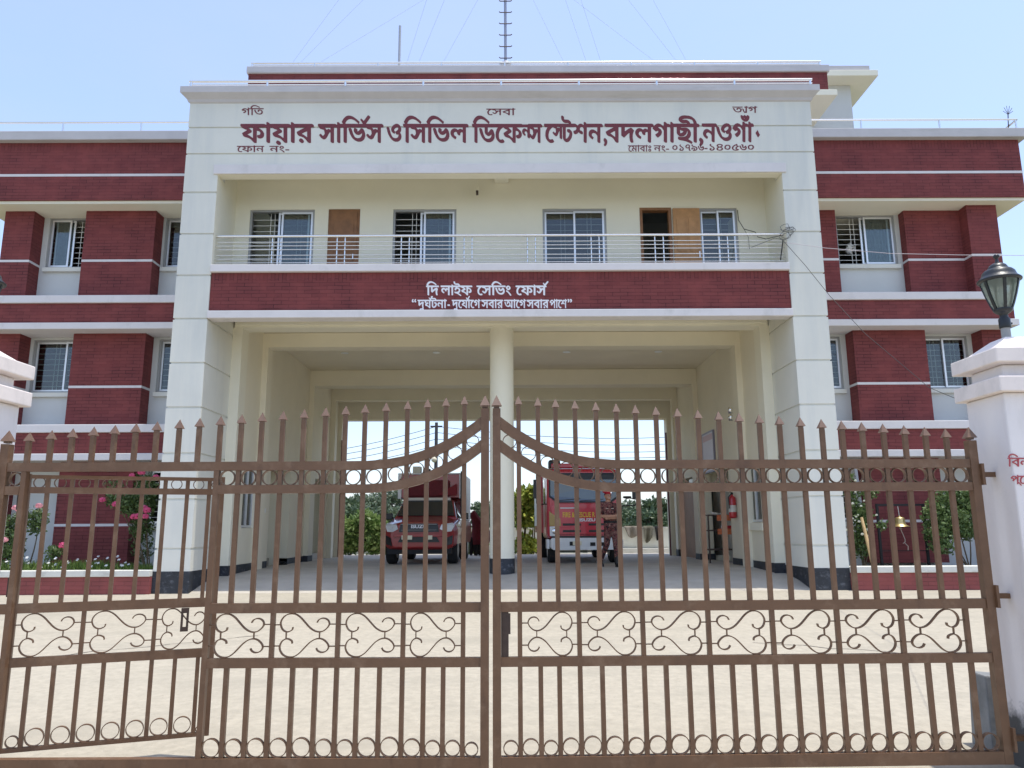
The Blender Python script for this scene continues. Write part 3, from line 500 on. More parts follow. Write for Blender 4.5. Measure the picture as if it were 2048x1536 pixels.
0,4,226,13827,2877,-37,-22,-67,-27,-64,-17,-68,-11,-24,-17,-8,-13,3,-32,5,-6,52,8,55,-3,36,-13,23,-17,19,-43,0,-24,-5,-15,-6,-2,-1,20,-16,39,-17,19,-27,19,-31,10,-39,0,-19,-6,-33,-26,-18,-27,-5,-17,0,-106,-5,-5,-52,0,-4,5,0,296,-8,9,-30,-1,-22,-17,-7,-12,0,-254,-6,-17,-8,-9,-46,0,-5,5,0,296,-7,9,-31,-1,-28,-25,-1,-215,-35,-55,-34,-18,-33,4,-9,9,42,26,20,23,13,32,0,21,-9,28,-10,18,-32,33,-30,20,-32,-25,-21,-39,50,-33,9,-13,3,-24,-9,-2,-43,13,-63,-57,8,-29,-37,1,-1,299,-8,9,-31,-1,-28,-25,-1,-177,-4,-7,-15,-5,-22,11,-7,22,1,26,-6,4,-24,0,-29,-22,-12,-36,-8,-10,-25,-2,-18,10,-11,23,5,32,49,42,-10,36,-6,6,-30,-14,-34,-26,-36,-47,-8,-32,0,-25,8,-28,21,-26,18,-12,34,-10,24,4,28,13,21,16,37,-22,24,0,31,18,4,-6,0,-35,-4,-5,-449,0,-5,5,2,78,70,-49,49,-25,24,15,39,41,1,7,-20,53,-6,39,0,53,15,81,-4,7,-31,9,-24,-18,-8,-12,-15,-81,1,-87,-3,-2,-30,23,-70,71,-7,0,-45,-35,-8,-13,0,-155,-5,-5,-45,0,-5,5,0,296,-8,9,-30,0,-29,-23,-22,-39,-29,-33,-33,-22,-55,-19,-25,-19,-11,-16,-15,-42,4,-7,41,-28,111,-57,0,-4,-148,-1,-31,-27,-1,-35,8,-9,944,0,29,23,3,28,4,1,15,-20,28,-22,24,-10,28,-3,43,13,55,43,4,-5,0,-74,8,-9,21,1,22,17,12,17,36,4,28,16,5,-4,0,-42,7,-9,19,1,36,34,269,0,5,-5,-5,-5,-86,0,-30,-10,-25,-19,-19,-23,-6,-14,0,-24,9,-22,13,-15,43,-22,46,-7,92,7,58,20,58,44,33,48,13,42,6,5,18,1,21,17,8,12,0,32,-4,7,-43,2,-5,5,0,296,-8,9,-30,-1,-21,-17,-8,-12,-2,-279,-258,0,0,4,17,5,95,0,30,13,25,19,26,30,15,39,0,46,-7,24,-14,25,-35,35,54,29,32,28,2,10,-14,25,7,12298,2738,6,-3,-2,-114,-21,5,-70,39,-1,6,25,15,8,13604,2661,18,2,21,-9,26,-28,-4,-6,-37,-9,-23,-14,-3,4,14,13806,2470,60,2,5,-5,-11,-42,-21,-28,-46,-17,-49,-7,-61,4,-35,12,4,6,68,0,21,5,37,26,13,16,
0,1,17,14010,2917,-17,-15,-7,-12,13,-25,4,-31,-17,-21,-6,-18,9,-28,21,-13,15,6,23,19,18,26,4,18,0,21,-12,36,-13,19,-14,12,
0,5,82,14258,2843,-25,-25,-1,-112,-14,-24,-15,-16,-30,-17,-22,0,-21,15,-6,21,4,18,34,35,-12,31,-8,10,-44,-33,-21,-26,-12,-24,-4,-21,0,-21,11,-35,18,-23,25,-14,25,-3,27,7,64,44,0,-90,-166,-3,-28,-26,-1,-35,3,-7,275,-1,25,25,2,31,17,-1,24,26,23,87,34,77,18,22,39,15,30,0,25,-10,12,-9,9,-21,0,-32,-4,-4,-25,9,-21,-19,-15,-36,-14,36,-13,-4,-39,-29,-21,-36,0,-32,17,-38,18,-23,22,-19,25,-12,27,-7,42,9,33,26,15,19,11,28,3,35,-5,21,-18,38,21,38,5,18,0,38,-8,28,-12,21,-26,24,-36,13,-44,0,-36,-13,-58,-47,-26,-33,-32,-59,-16,-46,-20,-80,-6,-5,-21,2,-2,296,-7,9,63,14875,2843,-20,-16,-7,-13,0,-209,-31,-54,-31,-18,-19,0,-19,9,38,30,18,23,11,31,0,17,-7,32,-9,17,-27,30,-30,23,-29,-25,-18,-38,44,-33,11,-20,2,-14,-10,-5,-39,13,-44,-41,-12,-15,-1,-7,38,-61,25,-22,22,-10,25,-3,39,13,49,43,4,-6,0,-73,5,-8,22,0,19,17,11,17,33,4,25,17,4,-5,1,-45,6,-6,17,1,33,34,25,1,19,17,7,12,0,31,-3,7,-40,2,-4,5,-1,297,-6,5,-25,0,-28,-26,-1,-255,-3,-14,-9,-12,-42,0,-4,5,0,293,-7,9,9,14504,2619,28,-11,28,-23,9,-25,-3,-25,-23,-2,-17,6,-33,27,-11,32,22,14891,2431,-44,-30,-18,-23,-17,-42,-2,-21,3,-7,26,-5,25,21,10,-16,17,-8,11,4,25,24,8,-20,12,-5,19,5,23,21,3,14,-4,18,-5,21,-14,26,-17,15,-19,9,4,14879,2368,7,2,5,-6,-19,-15,
0,1,4,15110,2660,40,-60,50,100,-40,50,
1,2,79,4963,2301,-6,-2,-2,-2,0,-81,-15,-17,-16,-11,-15,-6,-12,0,-14,4,-9,6,3,2,11,0,16,4,6,3,10,9,5,9,0,8,-3,8,-7,10,-16,11,-17,8,-10,-3,-11,-14,32,-17,3,-6,-1,-8,-5,-3,-8,-1,-22,5,-9,-3,-20,-14,19,-21,20,-11,20,-4,17,1,22,6,25,15,2,-34,12,0,7,1,8,12,37,0,1,-2,-13,-16,18,-22,15,-11,15,-7,13,-4,24,-1,25,4,26,8,52,28,2,5,-10,9,-7,-2,-19,-12,-33,-16,-22,-5,-19,0,-19,4,-19,13,-12,16,11,10,217,1,8,3,1,14,-3,2,-216,0,-1,115,-3,2,-15,0,-6,-1,-3,-3,0,-111,-3,-2,-40,0,-3,2,0,113,-2,2,43,5179,2290,-35,-10,-26,-18,-11,-12,-12,-19,-10,-21,-2,-11,17,-4,8,2,16,34,17,24,20,13,17,4,22,-1,15,-6,11,-12,3,-18,-3,-9,-5,-8,-9,-7,-9,-2,-13,2,-6,4,-4,7,3,9,-2,2,-17,3,-7,-2,-4,-7,-2,-12,3,-8,6,-7,18,-7,23,-1,24,6,20,13,7,11,4,12,0,17,-8,18,-8,8,-20,10,-19,4,
1,3,99,9810,2304,-23,-4,-21,-10,-12,-12,-9,-19,0,-23,7,-16,15,-18,14,-11,-45,0,-7,-2,-3,-3,0,-11,3,-2,490,0,26,7,3,-3,0,-15,3,-2,11,0,9,3,4,8,4,2,21,0,9,3,0,14,-28,1,-3,2,0,108,-3,2,-17,0,-7,-1,-3,-3,0,-94,-10,-11,-4,-2,-34,-1,-3,2,0,108,-3,2,-17,0,-9,-2,-16,-16,-22,-14,-34,-13,-32,-7,-12,-17,5,-5,62,-22,45,-11,3,-2,-1,-2,-147,-1,-1,110,-3,2,-17,0,-7,-1,-3,-3,0,-62,-4,-5,-12,-5,-10,2,-33,37,-14,8,-15,4,-22,-4,-24,-14,-8,-7,1,-3,16,-6,7,2,13,12,10,1,7,-3,14,-13,-7,-23,-4,-6,-10,-6,-45,-7,-3,-2,1,-7,-10,-1,-24,9,-16,11,-12,12,-7,14,-2,9,2,17,5,10,6,7,9,5,9,2,11,0,15,-5,8,2,11,11,-1,3,-4,2,-14,3,8,10163,2269,3,1,1,-2,-1,-51,-43,10,-31,12,0,2,40,12,9,9934,2218,2,1,11,-8,10,-2,30,6,0,-23,-93,-1,19,7,13,9,
1,4,38,14902,2258,-13,-5,-27,-28,-8,-35,-22,-8,-4,-6,3,-4,5,-2,35,11,5,4,7,38,12,11,9,-5,6,-1,1,-63,-3,-6,-7,-8,-18,-4,-1,-13,3,-1,7,1,18,6,1,-18,3,-1,8,0,10,3,6,8,20,1,7,1,2,3,0,11,-2,2,-24,0,-3,1,0,103,-2,2,-15,0,-9,-2,49,15097,2256,-6,-2,-2,-2,0,-73,-13,-13,-23,-14,-12,-4,-12,0,-12,3,-11,6,3,2,13,0,15,4,15,9,5,7,0,12,-9,13,-12,9,-21,9,-8,-2,-12,-12,2,-3,26,-11,7,-11,-3,-5,-7,-3,-15,1,-12,3,-8,-1,-21,-13,13,-15,21,-13,26,-6,15,2,26,7,22,12,2,-2,0,-28,3,-1,8,0,9,2,6,9,21,1,8,3,0,13,-25,1,-3,1,0,103,-2,2,44,14756,2246,-34,-8,-24,-14,-16,-16,-8,-12,-13,-25,-3,-6,2,-2,17,-3,8,2,16,32,14,18,9,8,10,5,21,5,22,-2,10,-2,9,-6,6,-6,3,-7,0,-14,-4,-9,-9,-8,-17,-3,-10,2,-7,4,0,15,-17,3,-7,-2,-6,-10,0,-9,5,-9,13,-7,15,-3,16,0,25,6,16,9,9,10,6,17,-1,15,-8,14,-12,9,-12,5,-22,5,10,14655,2149,-6,-1,-2,-3,0,-11,3,-1,193,0,6,1,3,3,0,11,-3,2,
1,1,131,4810,3042,-20,-4,-19,-10,-10,-10,-8,-19,0,-21,6,-16,14,-17,11,-10,-38,0,-7,-2,-2,-3,0,-11,2,-1,310,0,22,6,2,-2,0,-15,2,-1,10,0,8,2,7,10,176,0,8,3,0,13,-24,1,-3,1,0,103,-2,2,-15,0,-8,-3,-1,-40,-14,-11,-16,-9,-13,-5,-13,0,-10,4,-5,4,-2,8,3,6,4,4,15,6,-10,14,-13,-4,-17,-11,-7,-8,-3,-7,0,-8,7,-12,12,-8,19,-5,17,2,14,3,13,5,18,10,1,-40,-2,-1,-127,1,-1,103,-3,2,-16,0,-7,-1,-2,-3,0,-90,-5,-7,-7,-5,-177,0,38,20,4,12,-2,2,-44,16,-2,2,34,10,17,8,16,10,1,-74,2,-2,33,3,28,7,13,6,10,8,9,11,3,15,-3,7,-6,7,-15,7,-8,1,-16,-1,-9,-3,0,-11,2,-2,13,0,8,-2,6,-7,0,-9,-7,-8,-10,-6,-18,-4,-7,1,-1,80,-2,2,-16,0,-8,-2,-25,-20,-21,-10,-49,-12,-8,-17,50,-22,-14,-7,-35,-8,-1,-2,2,-5,-2,-1,-12,0,-21,8,-14,10,-10,13,-6,13,-2,8,2,16,4,10,6,6,7,4,8,2,10,0,13,-4,7,2,9,10,0,3,-4,2,-12,3,
1,5,12,5678,3048,-7,-2,-30,-27,-17,-12,-33,-16,0,-2,11,-10,9,1,35,18,35,27,16,17,-2,2,38,5525,3041,-5,-2,-3,-2,0,-39,-15,-11,-18,-9,-15,-5,-15,0,-10,4,-6,4,-3,8,3,6,6,4,16,6,-11,14,-15,-4,-19,-11,-8,-8,-3,-7,0,-8,8,-12,13,-8,22,-5,18,2,17,3,14,5,20,10,0,-40,-118,-1,-9,-3,0,-14,178,0,9,2,0,14,-27,1,-3,1,0,103,-2,2,9,5715,3007,-6,-2,-2,-2,0,-14,2,-2,66,0,9,3,1,15,-3,2,16,5629,2973,-18,-4,-14,-8,-7,-11,0,-10,6,-10,15,-9,9,-2,22,0,15,3,11,6,11,14,0,9,-4,10,-15,9,-14,3,10,5627,2958,6,1,9,-2,9,-7,1,-9,-8,-7,-15,0,-9,6,-3,10,4,6,
1,7,121,12612,3032,-14,-4,-14,-10,-7,-10,-5,-19,0,-21,4,-16,10,-17,8,-10,-28,0,-4,-2,-2,-3,0,-11,2,-1,180,0,12,3,5,3,1,-2,0,-15,2,-1,7,0,6,2,3,8,2,2,123,0,17,6,1,-2,0,-15,2,-1,6,0,6,3,4,8,14,1,6,3,0,13,-17,1,-2,1,0,103,-2,2,-10,0,-5,-1,-2,-3,0,-87,-6,-12,-5,-3,-18,0,-2,1,0,103,-2,2,-10,0,-5,-1,-11,-16,-14,-13,-21,-13,-20,-6,-7,-17,0,-2,3,-2,23,-14,43,-18,2,-1,-2,-3,-89,1,-1,103,-2,2,-10,0,-5,-1,-2,-3,0,-88,-6,-12,-5,-2,-18,0,-2,1,0,103,-2,2,-10,0,-6,-3,-1,-19,-4,-9,-13,-15,-14,-8,-7,0,-8,3,-5,8,0,6,4,8,13,8,-4,13,-8,-1,-7,-4,-11,-9,-7,-15,0,-12,2,-6,8,-9,5,-3,11,-3,2,-3,-3,-10,-6,-6,-10,-5,-13,-3,-1,-8,-6,-1,-15,8,-10,10,-7,13,-5,13,-1,8,1,16,4,10,3,6,6,4,6,2,7,0,9,-4,5,2,6,10,0,3,-3,2,-8,3,16,12993,3031,-12,-4,-8,-9,-5,-9,0,-12,3,-9,6,-6,9,-5,9,-2,15,5,8,6,5,9,2,13,-2,7,-6,9,-10,6,10,12991,3016,9,-1,6,-6,2,-7,-2,-7,-4,-3,-9,0,-4,2,-3,5,0,11,8,12869,2999,2,1,0,-2,0,-49,-27,10,-19,11,0,2,25,12,8,12708,2980,2,-1,0,-53,-46,-1,7,6,12,14,5,19,11,7,17,12992,2963,-11,-4,-6,-4,-4,-6,-3,-8,0,-12,5,-11,8,-7,6,-2,13,0,12,4,8,9,4,7,1,11,-4,12,-5,5,-13,6,11,12991,2948,4,1,6,-2,5,-5,2,-8,-2,-6,-4,-4,-9,0,-7,7,-1,10,3,5,
1,5,12,13298,3033,-5,-2,-24,-26,-13,-11,-25,-16,0,-2,8,-9,7,1,27,16,27,26,12,17,-1,2,38,13181,3026,-5,-2,-2,-2,0,-37,-12,-11,-14,-9,-11,-4,-11,0,-8,4,-5,4,-2,7,3,5,4,4,12,7,-8,12,-11,-3,-15,-10,-6,-8,-2,-7,0,-7,5,-12,11,-8,16,-4,14,1,13,3,11,5,16,9,0,-38,-91,-1,-8,-3,1,-13,137,0,7,2,-1,13,-20,1,-2,2,0,98,-2,2,9,13326,2993,-4,-1,-2,-2,0,-14,2,-2,50,0,8,3,0,15,-2,2,16,13260,2961,-14,-4,-10,-8,-6,-11,0,-9,4,-9,12,-9,7,-2,17,0,11,3,9,5,9,14,0,9,-4,9,-11,9,-11,3,10,13258,2947,5,0,7,-2,7,-7,1,-8,-6,-7,-12,0,-7,6,-2,9,3,6,
1,8,36,13621,3016,-18,-6,-11,-9,-4,-9,0,-5,3,-8,4,-6,16,-8,7,2,6,15,-9,4,-3,7,2,3,5,3,11,0,14,-5,7,-7,2,-13,-2,-6,-6,-9,-39,-27,-15,-16,-3,-9,2,-5,2,-5,8,-10,19,9,-6,11,3,9,48,35,6,8,5,13,0,15,-4,10,-8,9,-19,9,24,13803,3016,-18,-6,-8,-8,-2,-9,-1,-28,-30,1,-5,-1,-17,-7,-6,-4,-4,-6,-5,-16,3,-16,9,-12,14,-10,14,-5,21,0,13,5,12,11,5,17,0,72,3,3,12,5,-2,12,-2,2,55,13868,3016,-6,-3,-4,-11,1,-3,12,-5,5,-6,2,-5,-1,-9,-5,-6,-12,-1,-8,6,-1,13,-11,3,-8,-2,-5,-12,0,-6,3,-6,6,-7,14,-5,19,0,19,7,8,9,4,8,0,10,-4,10,2,1,14,-5,9,-6,5,-11,0,-7,-5,-12,-9,-6,-61,-19,-11,-6,-6,-5,-4,-8,0,-11,4,-8,6,-5,17,8,-4,10,1,5,3,3,12,5,46,13,11,5,17,14,7,15,0,14,-3,8,-4,7,-9,8,-10,6,-20,6,-20,2,49,14028,3008,-27,-8,-11,-8,-6,-7,-14,-22,-13,-39,14,-6,7,3,10,32,8,17,12,15,11,5,7,1,9,-1,13,-6,6,-7,3,-7,1,-16,-2,-1,-11,9,-10,3,-7,0,-16,-7,-8,-12,-2,-31,-12,-5,-2,-3,2,-11,3,-2,20,5,10,8,2,5,0,27,2,8,3,0,7,-3,6,-6,5,-11,2,-2,9,-2,9,3,4,6,5,13,3,11,-1,21,-4,10,-7,10,-9,6,-13,4,21,13489,2997,-18,-6,-7,-4,-9,-9,-5,-9,-3,-13,1,-17,4,-10,6,-9,14,-11,17,-5,18,0,20,6,13,10,5,6,6,20,-1,18,-5,11,-6,9,-14,10,-13,3,16,13487,2980,14,1,10,-3,9,-6,4,-7,4,-11,-1,-16,-6,-11,-6,-4,-14,-2,-12,2,-12,9,-3,6,-4,11,2,15,4,9,9,14097,2981,-4,-2,-2,-2,0,-16,2,-1,49,0,8,3,0,16,-2,2,11,13738,2948,24,0,12,-4,1,-29,-5,-8,-12,-2,-10,3,-11,9,-5,8,-2,11,2,7,
1,11,37,14229,3011,-22,-6,-13,-10,-4,-9,0,-5,8,-14,9,-6,10,-3,8,2,8,15,-12,6,-3,5,1,2,8,5,13,0,13,-3,9,-7,5,-8,0,-9,-2,-6,-10,-10,-46,-28,-15,-13,-2,-16,12,-16,8,2,15,7,-7,12,3,9,9,8,41,23,15,14,6,12,0,18,-5,9,-9,10,-23,9,33,14385,3011,-33,-8,-11,-7,-7,-9,-4,-10,3,-15,9,-10,21,-12,-19,-10,-6,-6,-5,-10,0,-7,3,-8,5,-6,6,-5,13,-5,15,-4,35,0,29,9,11,8,4,5,3,6,-3,16,-11,11,-16,9,14,6,11,7,8,14,0,11,-4,10,-15,13,-15,5,-16,2,30,14702,3011,-29,-7,-19,-12,-7,-8,-6,-11,-2,-26,7,-16,19,-19,34,-20,35,-14,7,2,9,10,-4,11,3,9,8,3,13,2,9,11,-1,3,-21,10,-14,10,-7,11,-1,5,1,5,6,7,20,2,8,2,9,17,-12,6,-20,5,-20,2,48,14872,3003,-20,-4,-11,-4,-10,-6,-13,-11,-17,-25,-14,-38,17,-5,9,2,16,44,14,18,12,8,17,3,21,-5,12,-11,4,-20,-1,-2,-3,-1,-12,8,-11,4,-8,0,-14,-4,-9,-5,-4,-5,-4,-11,-2,-27,-14,-5,-2,-3,2,-12,2,-2,26,5,12,9,2,7,0,28,3,6,8,-1,8,-5,12,-16,11,-2,7,1,5,4,11,23,1,7,-1,19,-5,10,-9,12,-10,6,-15,5,14,14386,2994,22,-1,11,-3,8,-6,5,-7,0,-8,-6,-9,-15,-7,-13,-3,-21,6,-14,9,-5,9,2,9,10,8,20,14703,2994,13,0,21,-3,0,-1,-13,-5,-9,-7,-7,-13,0,-5,6,-15,11,-11,14,-8,-9,-8,-9,-13,-25,13,-14,12,-7,7,-8,16,0,17,5,11,12,9,19,14538,2991,-21,-5,-16,-11,-7,-9,-5,-12,0,-21,5,-11,9,-12,17,-11,18,-4,30,1,13,4,11,5,14,13,7,18,-2,22,-11,19,-16,10,-18,5,18,15005,2991,-20,-5,-15,-9,-12,-17,-1,-27,7,-17,7,-7,13,-8,23,-6,28,1,23,8,16,15,6,16,0,18,-4,12,-8,10,-17,12,-18,5,16,14535,2974,18,1,10,-3,14,-8,5,-8,3,-8,0,-15,-5,-10,-11,-9,-11,-2,-17,2,-10,4,-10,10,-5,17,1,11,7,11,16,15004,2974,16,1,10,-3,6,-3,12,-11,4,-9,0,-17,-8,-13,-8,-5,-9,-2,-19,2,-15,9,-6,8,-2,6,1,23,5,7,13,14389,2932,21,-4,14,-8,5,-6,0,-7,-6,-7,-13,-4,-23,0,-10,2,-13,7,-3,5,3,12,11,6,
2,1,65,8734,5907,-13,-10,-5,-16,-5,-30,1,-50,-32,22,-31,29,-9,-2,-19,-15,-2,-4,0,-85,-3,-2,-29,0,-3,2,0,157,-4,3,-16,0,-14,-11,-1,-149,-2,-2,-12,0,-11,-6,-4,-6,0,-17,4,-5,16,-1,1,-1,-11,-17,0,-4,19,-31,13,-14,14,-10,30,-8,24,2,23,6,22,11,28,19,22,19,6,8,-8,13,-5,3,-55,-39,-28,-9,-19,0,-22,9,-13,10,-14,22,8,12,190,0,14,10,1,19,-4,5,-118,0,-3,2,1,49,35,-24,38,-19,10,4,20,22,1,3,-9,22,-6,32,2,33,8,31,-4,4,
2,2,168,9211,5921,-51,-36,-26,-13,-36,-11,-11,-10,1,-13,4,-9,18,5,34,0,18,-7,7,-7,4,-7,1,-15,-2,-9,-7,-7,-11,-4,-12,0,-13,6,-4,8,1,11,-2,2,-16,5,-10,-6,-5,-10,0,-18,4,-11,6,-7,12,-7,0,-3,-4,-4,-47,0,-2,2,0,155,-5,5,-16,-1,-8,-5,-4,-6,-1,-139,-8,-11,-26,1,-1,156,-4,5,-16,0,-10,-6,-4,-6,0,-91,-6,-7,-8,-3,-10,5,-6,16,1,10,-3,2,-13,0,-13,-8,-4,-16,-6,-10,-16,-2,-10,5,-6,14,4,16,20,14,5,7,-4,14,-6,7,-30,-17,-19,-25,-4,-16,0,-11,4,-15,11,-16,10,-6,18,-5,13,2,11,5,17,11,18,-12,13,0,16,8,3,-3,-1,-22,-134,-1,-13,-11,0,-20,3,-3,191,0,12,3,9,7,3,-3,0,-20,4,-5,10,0,8,4,10,14,103,0,2,-6,-4,-5,-41,0,-16,-5,-18,-11,-11,-16,-5,-13,0,-24,4,-4,15,2,12,8,2,20,4,10,13,2,38,0,19,9,14,14,6,17,3,2,234,1,11,9,1,19,-2,4,-88,1,3,3,19,5,28,17,19,25,6,19,-2,20,-8,15,-12,8,-11,3,-18,-2,-12,-9,0,-19,4,-3,13,0,8,-3,4,-9,0,-11,-4,-11,-8,-7,-18,-7,-5,2,-1,121,-4,5,-16,0,-9,-5,-26,-30,-13,-10,-14,-8,-35,-11,-10,-7,-10,-26,1,-4,45,-28,2,-4,-42,-19,-9,-10,-75,0,0,3,23,7,13,8,12,12,9,15,4,20,-5,24,-10,14,-24,15,29,19,28,24,0,3,-10,14,12,9324,5855,4,-2,0,-107,-3,-2,-45,0,-2,2,21,16,12,14,3,16,-39,23,-4,4,35,20,
2,6,13,10210,5916,-13,-10,-16,-23,-22,-27,-39,-32,0,-4,12,-17,11,4,23,18,34,35,12,17,17,29,-14,9,93,9613,5907,-16,-5,-17,-9,-13,-12,-11,-17,-8,-28,0,-33,11,-35,17,-22,-3,-2,-28,0,-11,-6,-4,-6,0,-17,3,-4,304,-1,3,-2,-12,-19,24,-38,11,-11,20,-11,22,-5,13,0,38,10,21,11,44,32,9,10,0,4,-13,13,-59,-40,-23,-7,-21,0,-19,7,-19,16,-11,18,7,12,228,0,14,10,0,19,-4,5,-225,0,-1,157,-5,5,-19,-1,-9,-5,-4,-6,0,-148,-3,-2,-33,0,-3,2,0,155,-4,5,-16,0,-14,-11,-1,-90,-3,-7,-5,-3,-10,4,-29,50,-15,15,-17,5,-13,-3,-14,-8,-18,-20,-8,-11,1,-3,17,-11,8,4,13,16,10,-1,15,-19,-3,-24,-5,-13,-7,-8,-37,-9,-11,-7,-1,-8,-7,1,-19,11,-13,14,-15,28,-5,24,2,24,5,14,7,11,10,3,11,0,17,-5,10,6,9,17,-1,3,-9,7,-18,5,47,10012,5892,-23,-6,-17,-9,-31,-29,-21,-39,-14,-39,-2,-9,3,-4,18,-5,10,4,4,5,14,44,18,33,15,15,21,6,24,-1,18,-10,8,-13,3,-11,-1,-19,-3,-3,-18,15,-22,6,-13,-2,-15,-7,-14,-11,-8,-16,0,-19,6,-15,3,-1,18,6,13,9,-4,12,0,8,3,3,11,-2,10,-6,19,-25,16,-2,13,8,11,18,10,33,0,21,-6,22,-19,23,-14,8,-18,5,16,10161,5802,-18,-8,-10,-8,-10,-14,-3,-9,0,-19,3,-9,10,-14,17,-9,21,0,18,9,17,16,6,18,-4,24,-10,14,-20,9,6,9728,5772,18,-10,26,8,1,-24,-2,-2,-68,0,9,10157,5772,6,1,8,-3,5,-5,3,-15,-4,-8,-12,1,-9,9,-1,15,
2,3,135,10394,5907,-16,-5,-18,-9,-13,-12,-11,-17,-8,-28,0,-33,11,-35,17,-22,-3,-2,-28,0,-11,-6,-4,-6,0,-17,3,-4,336,-1,21,9,3,-2,0,-20,4,-5,11,0,8,4,11,14,174,0,3,-2,-25,-37,-2,-6,5,-6,7,-3,9,4,19,20,49,-59,13,3,10,12,0,5,-4,8,-48,59,2,3,12,9,0,21,-4,3,-23,0,-3,2,0,155,-2,4,-20,1,-14,-11,-1,-92,-6,-7,-7,0,-4,4,-27,46,-16,18,-20,5,-10,-3,-20,-12,-16,-19,-5,-8,0,-4,16,-10,9,4,14,17,9,-1,15,-19,-2,-22,-10,-23,-38,-10,-9,-4,-7,-11,-18,0,-2,2,0,155,-5,5,-19,-1,-9,-5,-4,-6,0,-137,-6,-11,-4,-2,-93,0,-3,2,33,10,21,13,20,25,7,19,0,11,-3,11,-8,13,-13,8,-23,3,-16,-6,-6,-7,1,-17,4,-3,14,0,9,-3,4,-9,0,-12,-5,-10,-8,-7,-20,-7,-4,1,-2,122,-4,5,-18,0,-10,-6,-27,-29,-14,-10,-16,-8,-37,-11,-11,-7,-10,-26,1,-4,51,-31,-15,-9,-24,-7,-9,-5,-5,-9,-6,0,-23,12,-13,14,-11,19,-6,20,-2,13,2,24,4,14,6,10,12,4,10,0,18,-5,9,6,10,17,-1,3,-9,7,-18,5,12,10532,5855,3,-2,1,-107,-3,-2,-50,0,-1,2,36,28,3,16,-4,6,-35,17,-7,7,28,13,9,10818,5772,3,1,16,-11,7,0,20,7,0,-23,-2,-2,-66,0,17,19,
2,2,15,8259,6051,-10,-6,-8,-7,-5,-10,-1,-11,7,-22,8,-9,11,-6,8,4,3,6,-6,11,-2,13,10,12,1,13,-6,10,15,8309,6051,-12,-6,-8,-9,-4,-13,0,-9,7,-19,8,-9,11,-6,8,4,3,6,-7,11,-1,13,10,12,1,12,-6,10,
2,4,176,8428,6233,-14,-5,-11,-7,-11,-15,-1,-16,6,-14,13,-9,18,-2,15,3,2,-2,1,-15,-6,-41,2,-36,-6,2,-21,18,-22,24,-2,1,-16,-12,-5,-7,0,-74,-2,-2,-8,0,-9,-7,-1,-18,2,-3,241,-1,2,-2,-21,-34,2,-8,3,-3,4,0,8,6,11,14,3,0,13,-20,-1,-16,2,-8,3,-2,12,1,10,-6,10,6,5,8,-1,6,-11,16,2,3,11,3,34,0,8,2,11,7,9,11,6,16,140,0,18,8,2,-2,0,-19,3,-3,7,0,8,5,6,11,14,0,11,9,0,16,-2,3,-19,1,-2,2,0,135,-3,4,-13,-1,-7,-4,-3,-6,0,-115,-3,-8,-5,-7,-21,0,-2,2,0,135,-4,4,-12,0,-11,-9,0,-53,-10,-13,-12,-10,-9,-5,-10,0,-6,3,-6,6,-1,8,1,10,16,14,-5,14,-4,5,-19,-12,-10,-12,-4,-8,-4,-14,1,-13,6,-13,11,-11,8,-4,8,-2,14,2,18,9,16,13,1,-44,-2,-2,-163,1,-1,99,4,7,10,-1,14,-8,11,-16,7,-17,-1,-16,-15,0,-8,-7,-3,-8,-1,-11,2,-2,24,-2,14,8,13,15,3,13,0,13,-4,16,-11,22,-10,12,-11,9,-17,7,-15,0,-9,-3,-11,-8,-6,-7,-7,-16,-1,-14,0,-84,-2,-2,-25,0,-2,2,0,135,-4,4,-14,-1,-7,-4,-12,-16,-17,-14,-20,-8,-15,-3,-12,-9,-6,-20,4,-7,12,-10,-10,-9,-9,-12,-4,-13,1,-15,-95,0,-2,2,0,42,30,-22,27,-14,8,3,15,19,1,3,-5,11,-5,26,0,33,6,32,-2,7,0,16,32,29,6,7,-5,10,-6,5,-32,-26,-5,8,-10,11,-12,6,8,8419,6207,4,1,11,-4,4,-5,2,-6,-10,-2,-8,2,-5,8,16,8577,6124,3,-2,0,-96,-2,-2,-48,1,-7,8,-2,8,2,9,15,1,16,-7,10,8,7,13,-2,4,-31,24,-1,4,24,13,7,8620,5995,78,0,2,-4,-3,-5,-44,-2,-19,-10,-7,8,
2,1,9,8958,6119,-5,-4,-3,-5,0,-20,2,-3,39,-1,9,9,0,21,-2,3,
